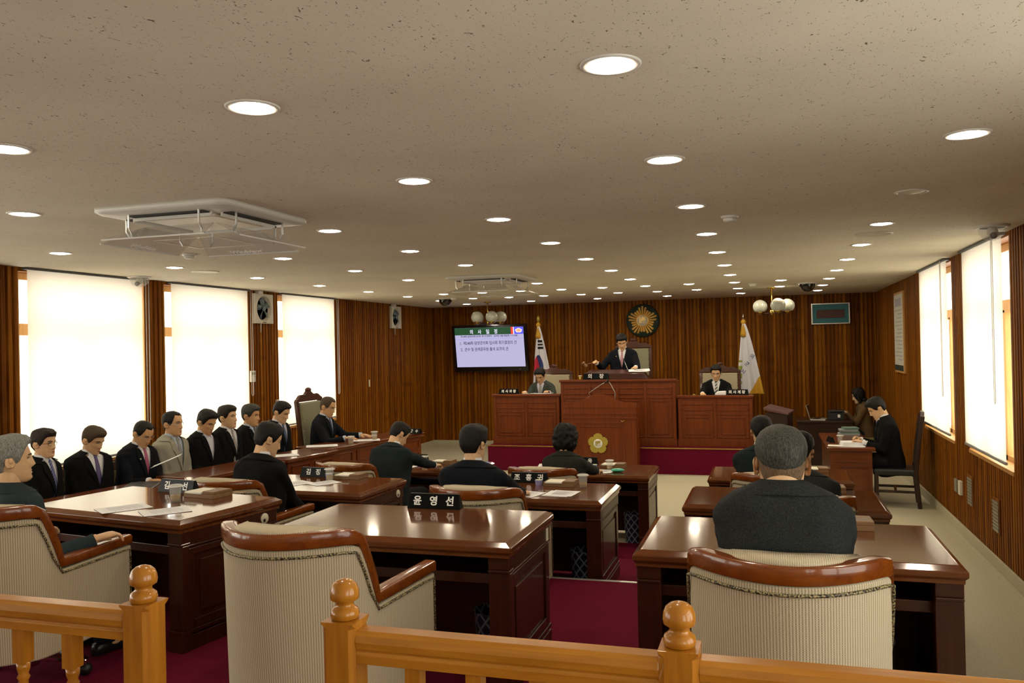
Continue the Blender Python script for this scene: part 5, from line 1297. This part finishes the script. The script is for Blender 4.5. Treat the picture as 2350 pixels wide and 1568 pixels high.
def hand_proto(kind):
    """right hand, wrist at the origin, fingers along +y, palm facing -z, thumb towards -x"""
    if kind in HANDS: return HANDS[kind]
    mb = MB(); rr = []
    for y, w_, t_, zc in ((-.045, .026, .020, 0), (0, .027, .018, 0), (.03, .036, .017, .002), (.065, .041, .015, .004), (.09, .040, .012, .003)):
        rr.append([(w_*sgnpow(math.cos(a), .75), y, zc+t_*sgnpow(math.sin(a), .85)) for a in [2*math.pi*i/16 for i in range(16)]])
    mb.loft(rr, 0, True)
    curl = {'flat': (8, 14, 12), 'relax': (22, 32, 24), 'grip': (70, 85, 50)}[kind]
    for k, (x, L_, r_) in enumerate(((-.030, .070, .0082), (-.010, .079, .0086), (.0105, .073, .0082), (.029, .058, .0072))):
        p = Vector((x, .082, .004)); ang = 0; pts = [p-Vector((0, .014, 0)), p]; sp = (k-1.5)*.055
        for c, f in zip(curl, (.44, .31, .25)):
            ang += R(c*(1+.06*k)); p = p+Vector((math.sin(sp)*math.cos(ang), math.cos(ang), -math.sin(ang)))*L_*f; pts.append(p)
        mb.tube(pts, [r_*1.05, r_*1.08, r_*1.0, r_*.92, r_*.62], 10)
    th_ = {'flat': [(-.024, .015, -.004), (-.046, .040, -.010), (-.058, .066, -.014), (-.062, .088, -.016)], 'relax': [(-.024, .015, -.006), (-.044, .038, -.018), (-.050, .064, -.028), (-.046, .086, -.034)], 'grip': [(-.024, .015, -.006), (-.042, .040, -.022), (-.036, .062, -.036), (-.014, .072, -.044)]}[kind]
    mb.tube(th_, [.014, .0125, .0105, .007], 10)
    HANDS[kind] = remesh(mb, .0038, 3); return HANDS[kind]
PMAT = {}
def person(label, loc, face, suit, shirt='shirt_white', tie=None, hair=('short', 'hair_black'), glasses=False, scale=1.0, seat=.45, lean=6, head=(0, 0, 0), hL=None, hR=None,
           hk=('relax', 'relax'), skin='skin', fat=1.0, standing=False, eyes=0.3, vol=1.0, seed=0, tieless=False, female=False, lap=True, shirt_open=.075, pin=False, hflip=0, group=None, name='person', hs=1.04, neck=0.0):
    """loc = point under the pelvis on the floor the person uses; face = degrees, 0 looks along +y, positive turns left"""
    U = Matrix.Translation((0, 0, seat)) @ Matrix.Translation((0, 0, .08)) @ Matrix.Rotation(R(-lean), 4, 'X') @ Matrix.Translation((0, 0, -.08))
    # ---------------- arms
    arms = {}
    for sx, tgt in ((-1, hL), (1, hR)):
        S = U @ Vector((sx*.176*fat, -.016, .503))
        if tgt is None: tgt = (sx*.10, .30, seat+.16)
        W = Vector(tgt)
        E_, W = ik(S, W, .285, .255, Vector((sx*.22, -.55, -.8)))
        arms[sx] = (S, E_, W)
    # ---------------- skin body
    core = MB()
    rN = [tuple(U @ Vector(p)) for p in ((0, -.030, .56), (0, -.018, .62), (0, -.004, .69), (0, .004, .74))]
    core.tube(rN, [.068, .062*(.9 if female else 1), .058*(.88 if female else 1), .056], 20)
    add_torso(core, U, -.020, fat, -.05, .60, 24)
    for sx in (-1, 1):
        S, E_, W = arms[sx]; core.tube([S, E_, W], [.046, .040, .027], 12)
        if standing: kn = Vector((sx*.10, .02, seat-.42)); an = Vector((sx*.11, 0, .09-(0))); 
        else: kn = Vector((sx*.13, .45, seat+.06)); an = Vector((sx*.13, .43, .09))
        hp = Vector((sx*.095, .02, seat+.07)); core.tube([hp, kn], [.082, .058], 12); core.tube([kn, an], [.056, .040], 12); core.ball(tuple(kn), .058, 12, 8)
        core.ball((an.x, an.y+.05, .05), (.045, .12, .045), 12, 8)
    body = MB(); body.mesh(remesh(core, .011, 2))
    Hm = U @ Matrix.Translation((0, .008, .738+neck)) @ Matrix.Rotation(R(head[0]), 4, 'Z') @ Matrix.Translation((0, -.02, -.08)) @ Matrix.Rotation(R(-head[1]), 4, 'X') @ Matrix.Rotation(R(head[2]), 4, 'Y') @ Matrix.Translation((0, .02, .08)) @ Matrix.Translation((0, 0, .0)) @ Matrix.Diagonal((hs, hs, hs, 1))
    add_head(body, Hm, eyes, 1.0)
    for sx, kd in ((-1, hk[0]), (1, hk[1])):
        S, E_, W = arms[sx]; d = (W-E_).normalized()
        fl = {'flat': .92, 'relax': .55, 'grip': .2}[kd]
        fy = (d*(1-fl)+Vector((d.x, d.y, -.05)).normalized()*fl).normalized()
        up = Vector((0, 0, 1)) if kd != 'grip' else Vector((sx*.5, 0, .85)); xx = fy.cross(up).normalized(); zz = xx.cross(fy)
        Mh = Matrix((xx, fy, zz)).transposed().to_4x4(); Mh.translation = W
        if sx < 0: Mh = Mh @ Matrix.Diagonal((-1, 1, 1, 1))
        body.mesh(hand_proto(kd), 0, Mh)
    root = body.build(name, [skin, 'lip', 'eye_white', 'eye_dark', 'brow'])
    tag(root, label, 'person', group); root.location = loc; root.rotation_euler = (0, 0, R(face)); root.scale = (scale,)*3
    # ---------------- hair
    if hair:
        hm = hair_mesh(hair[0], seed, vol); h = MB(); h.v = [tuple(Hm @ Vector(p)) for p in hm.v]; h.f, h.mi, h.sm = hm.f, hm.mi, hm.sm
        h.build('hair', hair[1], root)
        if hair[0] == 'crop':
            st = MB(); n1 = 60; rows = []
            for j in range(7):
                row = []
                for i in range(n1):
                    th = 2*math.pi*i/n1-math.pi; dg = abs(math.degrees(th)); hl = lerp_tab(HAIRLINE['crop'], dg)[0]; lo = lerp_tab(HAIRLINE['short'], dg)[0]
                    row.append(tuple(Hm @ Vector(head_pt(th, min(lo, hl-.001)+(hl+.004-min(lo, hl-.001))*j/6, .0012))))
                rows.append(row)
            st.loft(rows, 0, True, True, False); st.build('hair_stubble', 'stubble', root)
    if glasses:
        g = glasses_mesh(); g.v = [tuple(Hm @ Vector(p)) for p in g.v]; g.build('glasses', 'screw_silver' if glasses == 'silver' else 'black_plastic', root)
    # ---------------- trousers and shoes
    tr = MB()
    tr.ball((0, -.01, seat+.07), (.185*fat, .15, .10), 24, 12)
    for sx in (-1, 1):
        hp = Vector((sx*.095, .0, seat+.075))
        if standing: kn = Vector((sx*.10, .02, seat-.42)); an = Vector((sx*.11, .0, .06))
        else: kn = Vector((sx*.13, .455, seat+.06)); an = Vector((sx*.13, .435, .06))
        tr.tube([hp, (hp+kn)/2, kn], [.096*fat, .086, .074], 16); tr.ball(tuple(kn), .076, 14, 10); tr.tube([kn, (kn+an)/2, an], [.074, .066, .062], 16)
    trm = MB(); trm.mesh(remesh(tr, .016, 4)); trm.build('trousers', 'trouser_dark', root)
    for sx in (-1, 1):
        ax, ay = (sx*.11, 0) if standing else (sx*.13, .435); sh = MB(); rr = []
        for y, w_, h_ in ((-.075, .02, .05), (-.06, .036, .07), (0, .042, .085), (.06, .044, .07), (.12, .048, .05), (.165, .040, .038), (.19, .012, .025)):
            rr.append([(ax+w_*sgnpow(math.cos(a), .8), ay+y, max(.0, h_*.5+h_*.5*sgnpow(math.sin(a), .7))) for a in [2*math.pi*i/14 for i in range(14)]])
        sh.loft(rr, 0, True); sh.build('shoe', 'leather_black', root)
    # ---------------- jacket: torso and sleeves in one skin, open V in front
    G = .012; jk = MB(); add_torso(jk, U, G, fat, -.09 if not standing else -.16, .607, 40)
    for sx in (-1, 1):
        S, E_, W = arms[sx]; d2 = (W-E_).normalized()
        m1 = S.lerp(E_, .5)+Vector((sx*.004, 0, 0)); cuff = W-d2*.012
        jk.ball(tuple(S), (.063, .068, .066), 16, 12); jk.tube([S, m1, E_-(E_-S).normalized()*.03, E_], [.063, .060, .056, .052], 16)
        jk.ball(tuple(E_), .0525, 14, 10); jk.tube([E_, E_.lerp(cuff, .5), cuff], [.053, .048, .041], 16)
    jm = remesh(jk, .0105, 5)
    Ui = U.inverted(); vs = []
    for v in jm.vertices:
        p = v.co.copy(); n_ = v.normal
        w_ = mnoise.noise(p*9+Vector((seed*5.3, 0, 0)))*.010+mnoise.noise(Vector((p.x*22, p.y*22, p.z*10))+Vector((seed, 0, 0)))*.0038
        vs.append(p+n_*w_)
    apex = .285 if not female else .42
    def vhalf(s): return max(0, (s-apex)/(.60-apex))*shirt_open
    J = MB(); keep = []
    for pl in jm.polygons:
        q = Ui @ pl.center; s = q.z
        if q.y > 0.0 and abs(q.x) < vhalf(s)+.010 and s > apex: continue
        keep.append(tuple(pl.vertices))
    J.add([tuple(v) for v in vs], keep, 0, True); jo = J.build('jacket', suit, root)
    # lapels and folded collar
    for sx in (-1, 1):
        lp_ = MB(); inn = []; outn = []
        K = 14
        for k in range(K+1):
            s = apex-.01+(.597-apex+.01)*k/K; x0 = sx*max(0, vhalf(max(s, apex))-.004)
            wd = .012+.052*(min(1, (k/K)*1.25)) if k/K < .74 else .012+.052*(1-(k/K-.74)*1.6)
            if abs(k/K-.74) < .04: wd += .012
            x1 = x0+sx*wd
            inn.append(U @ Vector((x0, front_y(x0, s, G+.0075, fat)+.003, s))); outn.append(U @ Vector((x1, front_y(x1, s, G+.0085, fat), s-.004)))
        th_ = (U.to_3x3() @ Vector((0, .005, 0)))
        lp_.loft([[tuple(p-th_) for p in inn], [tuple(p+th_*.3) for p in inn], [tuple(p+th_*.4) for p in outn], [tuple(p-th_) for p in outn]], 0, False, False, False)
        lp_.build('lapel', suit, jo)
    col = MB(); rows = [[], [], [], []]; low = []
    nC = 26
    for k in range(nC+1):
        a = R(-142+284*k/nC); c_, s_ = math.cos(a), math.sin(a); fr = abs(k/nC-.5)*2
        for row, (rx, ry, z, cy) in zip(rows, ((.064, .058, .600, -.022), (.067, .062, .636-.014*fr**2, -.020), (.074, .070, .634-.016*fr**2, -.021), (0, 0, .591-.010*fr, 0))):
            if rx: row.append(tuple(U @ Vector((rx*s_, cy-ry*c_, z))))
            else: row.append(tuple(U @ Vector(torso_pt(math.pi-a, z, G+.008, fat)))); low.append(tuple(U @ Vector(torso_pt(math.pi-a, z-.001, G-.008, fat))))
    col.loft(rows+[low], 0, True, False, False); co = col.build('collar', suit, jo, auto=60)
    if pin: MB().ball(tuple(U @ Vector((.092, front_y(.092, .50, G+.012, fat), .50))), .008, 10, 6).build('lapel_pin', 'gold' if pin == 1 else 'pale_green', jo)
    # shirt front, collar, cuffs, tie
    if shirt:
        sh = MB(); rows = []
        for j in range(20):
            s = apex-.06+(.618-apex+.06)*j/19; w_ = max(.045, min(.10, vhalf(s)+.022)) if s < .585 else .055
            rows.append([tuple(U @ Vector((w_*(2*i/12-1), front_y(w_*(2*i/12-1), min(s, .612), .003, fat), s))) for i in range(13)])
        sh.loft(rows, 0, True, False, False)
        cr = []
        for rx, ry, z, cy in ((.070, .066, .592, -.016), (.0655, .062, .640, -.012), (.0635, .060, .650, -.011), (.0615, .058, .640, -.011)):
            cr.append([tuple(U @ Vector((rx*math.sin(a), cy+ry*math.cos(a), z-.022*max(0, math.cos(a))**2))) for a in [2*math.pi*i/32 for i in range(32)]])
        sh.loft(cr, 0, True, True, False)
        for sx in (-1, 1):
            pts = [(sx*.004, .052, .606), (sx*.042, .040, .636), (sx*.052, .032, .618), (sx*.040, .066, .572)]
            pts = [U @ Vector((x, max(y, front_y(x, min(z, .61), .010, fat)) if z < .6 else y, z)) for x, y, z in pts]; th_ = U.to_3x3() @ Vector((0, .004, .001))
            sh.add([tuple(p) for p in pts]+[tuple(p+th_) for p in pts], [(0, 1, 2, 3), (4, 7, 6, 5), (0, 4, 5, 1), (1, 5, 6, 2), (2, 6, 7, 3), (3, 7, 4, 0)], 0, False)
        so = sh.build('shirt', shirt, root)
        for sx in (-1, 1):
            S, E_, W = arms[sx]; d2 = (W-E_).normalized(); MB().tube([W-d2*.05, W+d2*.004], [.036, .0345], 16).build('cuff', shirt, so)
    if tie:
        tm = MB(); K = 16; rows = []
        for k in range(K+1):
            t = k/K; s = .602-(.602-apex+.05)*t
            w_ = .020 if k == 0 else (.015+.010*abs(t-.1) if t < .12 else .016+.026*(t-.12)/.88)
            dy = .013 if t < .12 else .007
            rows.append([(x, front_y(x, min(s, .61), .004, fat)+dy*(1-.5*abs(x/w_)), s) for x in (-w_, -w_*.5, 0, w_*.5, w_)])
        rows = [[tuple(U @ Vector(p)) for p in r_] for r_ in rows]
        back = [[tuple(Vector(p)-U.to_3x3() @ Vector((0, .005, 0))) for p in r_] for r_ in rows]
        tm.loft([r_+list(reversed(b_)) for r_, b_ in zip(rows, back)], 0, True); tm.build('tie', tie, root)
    return root

# ================================================================ WHO SITS WHERE
def local(face, loc, scale, wx, wy, wz):
    """world point to a person's own frame"""
    M = Matrix.Translation(loc) @ Matrix.Rotation(R(face), 4, 'Z') @ Matrix.Diagonal((scale,)*3).to_4x4()
    return tuple(M.inverted() @ Vector((wx, wy, wz)))
def seated(label, x, y, z, face, suit, hw=None, scale=1.0, **k):
    """hw = world positions of left and right wrists"""
    if hw:
        for nm, h in (('hL', hw[0]), ('hR', hw[1])):
            if h: k[nm] = local(face, (x, y, z), scale, *h)
    return person(label, (x, y, z), face, suit, scale=scale, **k)
# members
seated('person with grey hair in a teal jacket, arm resting on the chair arm', -3.88, 3.50, .42, -14, 'suit_teal', ((-4.1, 3.85, 1.10), (-3.45, 3.64, 1.135)), 1.0, seat=.40, lean=0, hs=1.0, head=(-22, -2, 0), hair=('short', 'hair_grey'), vol=1.35, seed=1, hk=('relax', 'relax'), shirt=None, fat=1.05)
seated('person with cropped grey hair in a charcoal tweed jacket, seen from behind', .035, 3.10, .42, 0, 'suit_charcoal', ((-.10, 3.50, 1.10), (.20, 3.50, 1.10)), 1.04, lean=1, hs=1.07, neck=-.062, seat=.53, head=(2, 5, 0), hair=('crop', 'hair_salt'), seed=2, shirt=None, fat=.98)
seated('person in a black suit at the middle desk, face turned sideways', -3.81, 5.62, .21, -16, 'suit_black', ((-3.92, 6.0, .80), (-3.62, 6.0, .80)), 1.03, lean=8, head=(-20, 14, 0), seed=3, fat=1.08)
seated('person with glasses and black hair at the centre middle desk, seen from behind', -2.03, 5.60, .21, 0, 'suit_navy', ((-2.2, 6.2, .99), (-1.82, 6.15, .99)), 1.02, lean=4, head=(-14, 2, 0), glasses='silver', seed=4, vol=1.2, fat=1.1)
seated('person in dark suit mostly hidden behind the cropped-hair man', .17, 5.66, .21, -4, 'suit_charcoal', ((-.02, 6.2, .99), (.38, 6.2, .99)), 1.0, lean=8, head=(-8, 12, 0), seed=5, fat=1.05)
seated('person in grey tweed bent over the front-row desk near the officials', -3.86, 8.02, .006, -10, 'suit_slate', ((-4.0, 8.75, .79), (-3.55, 8.72, .79)), 1.04, lean=17, head=(-24, 22, 0), seed=6, fat=1.1)
seated('person with curly black hair in a dark tweed jacket, seen from behind', -1.92, 7.92, .006, 2, 'tweed', ((-2.1, 8.6, .79), (-1.7, 8.58, .79)), 1.0, lean=6, head=(-6, 10, 0), hair=('bob', 'hair_black'), seed=7, female=True, shirt=None, fat=.95)
seated('person in slate suit at the front desk of the aisle block', -.07, 7.95, .006, 4, 'suit_slate', ((-.25, 8.6, .79), (.15, 8.6, .79)), 1.08, lean=5, head=(4, 8, 0), seed=8, fat=1.05)
# officials along the windows
OF = .20
def official(label, x, y, face, suit, sc_=.97, **k):
    side_chair(x-.03, y+.02, R(face), 'olive side chair under the %s' % k.pop('ch'))
    return seated(label, x, y, OF, face, suit, None, sc_, **k)
official('person with glasses and blue striped tie, nearest of the officials by the window', -6.08, 5.78, -78, 'suit_black', ch='nearest official with the blue striped tie', tie='tie_blue_stripe', glasses='black', head=(-4, -2, 0), seed=11, lean=3, hair=('parted', 'hair_dark'), skin='skin')
official('person with brown hair and purple tie looking down by the window', -6.05, 6.28, -98, 'suit_black', .96, ch='official with the purple tie', tie='tie_purple', head=(10, 18, 0), seed=12, lean=4, hair=('parted', 'hair_brown'), eyes=.9, shirt_open=.095, fat=1.08)
official('person with pink tie holding a white sheet by the window', -5.99, 6.80, -92, 'suit_navy', .97, ch='official with the pink tie', tie='tie_pink', head=(-4, 20, 0), seed=13, lean=8, hair=('receding', 'hair_black'), glasses='silver', eyes=.9, hR=(.22, .40, .74), hL=(-.05, .42, .72), hk=('grip', 'relax'), pin=2, skin='skin_tan', fat=1.05)
official('person in a pale grey suit with glasses by the window', -5.93, 7.25, -90, 'suit_grey', 1.0, ch='official in the pale grey suit', tie='tie_grey_check', head=(4, -2, 0), seed=14, lean=3, hair=('receding', 'hair_black'), glasses='silver', shirt='shirt_blue', skin='skin_tan')
official('person in dark jacket and open white shirt without tie by the window', -5.89, 7.70, -94, 'suit_black', .99, ch='official without a tie', tie=None, head=(-2, 18, 0), seed=15, lean=4, hair=('short', 'hair_black'), eyes=.9, shirt='shirt_lilac', vol=1.3, skin='skin_tan')
official('person with striped tie staring ahead, behind the tieless official', -5.84, 8.05, -92, 'suit_black', 1.0, ch='official with the pale striped tie', tie='tie_pale_stripe', head=(6, -4, 0), seed=16, lean=3, hair=('parted', 'hair_dark'), skin='skin')
official('person with greying hair in a black suit beside the fan pillar', -5.81, 8.43, -90, 'suit_black', .99, ch='greying official beside the fan pillar', tie='tie_navy_dot', head=(8, 2, 0), seed=17, lean=3, hair=('parted', 'hair_salt'), shirt='shirt_blue', skin='skin_tan')
official('person with black hair looking down, half hidden behind the black-suited member', -5.76, 8.92, -92, 'suit_black', 1.0, ch='half hidden official', tie='tie_navy', head=(4, 18, 0), seed=18, lean=5, hair=('short', 'hair_black'), eyes=.9, shirt='shirt_lilac')
seated('person with glasses in the carved chair reading at the end table', -5.62, 9.76, OF, -84, 'suit_navy', ((-5.12, 9.92, 1.0), (-5.15, 9.55, 1.0)), 1.0, tie='tie_navy', shirt='shirt_blue', head=(-4, 12, 0), seed=19, lean=7, hair=('receding', 'hair_brown'), glasses='silver', eyes=.9, hk=('flat', 'flat'), skin='skin_tan')
paper(-5.52, 6.70, 1.09, R(-60), 'white sheet held tilted by the man with the pink tie', .20, .28, tilt=R(22), grp='loose papers on desks and tables', lines=False)
# dais
seated('person in mid grey suit with checked tie writing at the dais below the television', -3.92, 14.72, DZ-.03, 176, 'suit_mid', ((-3.70, 14.28, 1.30), (-4.12, 14.22, 1.30)), 1.02, tie='tie_check', shirt='shirt_lilac', head=(-4, 20, 0), seed=21, lean=10, glasses='black', eyes=.9, hair=('short', 'hair_black'), vol=1.2)
seated('person in dark suit with bold striped tie at the dais beside the white flag', -.86, 14.74, DZ-.03, 180, 'suit_black', ((-.62, 14.26, 1.27), (-1.06, 14.22, 1.27)), 1.02, tie='tie_bold', head=(0, 12, 0), seed=22, lean=6, glasses='silver', eyes=.9, hair=('short', 'hair_black'))
ch_ = person('person standing at the tall dais desk, swinging a gavel, pink checked tie', (-2.47, 14.86, DZ+.02), 180, 'suit_navy', 'shirt_white', 'tie_pink_check', ('parted', 'hair_black'), False, 1.06, .90, 8, (10, 20, 4), standing=True, eyes=.9, seed=23, fat=1.05, pin=1, skin='skin',
             hR=local(180, (-2.47, 14.86, DZ+.02), 1.06, -2.88, 14.46, 1.80), hL=local(180, (-2.47, 14.86, DZ+.02), 1.06, -2.18, 14.36, 1.72), hk=('flat', 'grip'))
gv = thing('gavel', 'small turned wooden gavel raised in the standing man\'s fist', 'gavel', (-2.93, 14.38, 1.80)); gv.rotation_euler = (0, R(-40), 0)
MB().tube([(.06, .02, -.03), (-.10, -.02, .06)], [.008, .007], 10).build('handle', 'box_wood', gv)
MB().lathe([(.02, -.055), (.030, -.05), (.030, -.03), (.024, -.022), (.024, .022), (.030, .03), (.030, .05), (.02, .055)], 18, M=Matrix.Translation((-.12, -.025, .07)) @ Matrix.Rotation(R(15), 4, 'X')).build('head', 'box_wood', gv)
# staff by the aisle wall
seated('person writing at the staff table by the aisle wall, dark suit', 1.48, 11.73, 0, 92, 'suit_black', ((1.13, 11.58, .80), (1.13, 11.86, .80)), 1.05, tie='tie_pale_blue', head=(0, 22, 0), seed=31, lean=10, hair=('parted', 'hair_black'), eyes=.9, hk=('relax', 'grip'), skin='skin', vol=1.3)
seated('person with long black hair typing in the far corner, brown jacket', 1.58, 15.47, 0, 88, 'coat_brown', ((1.24, 15.33, .88), (1.24, 15.62, .86)), .98, shirt=None, head=(4, 10, 0), seed=32, lean=9, hair=('long', 'hair_black'), eyes=.5, skin='skin_pale', female=True, fat=.92)
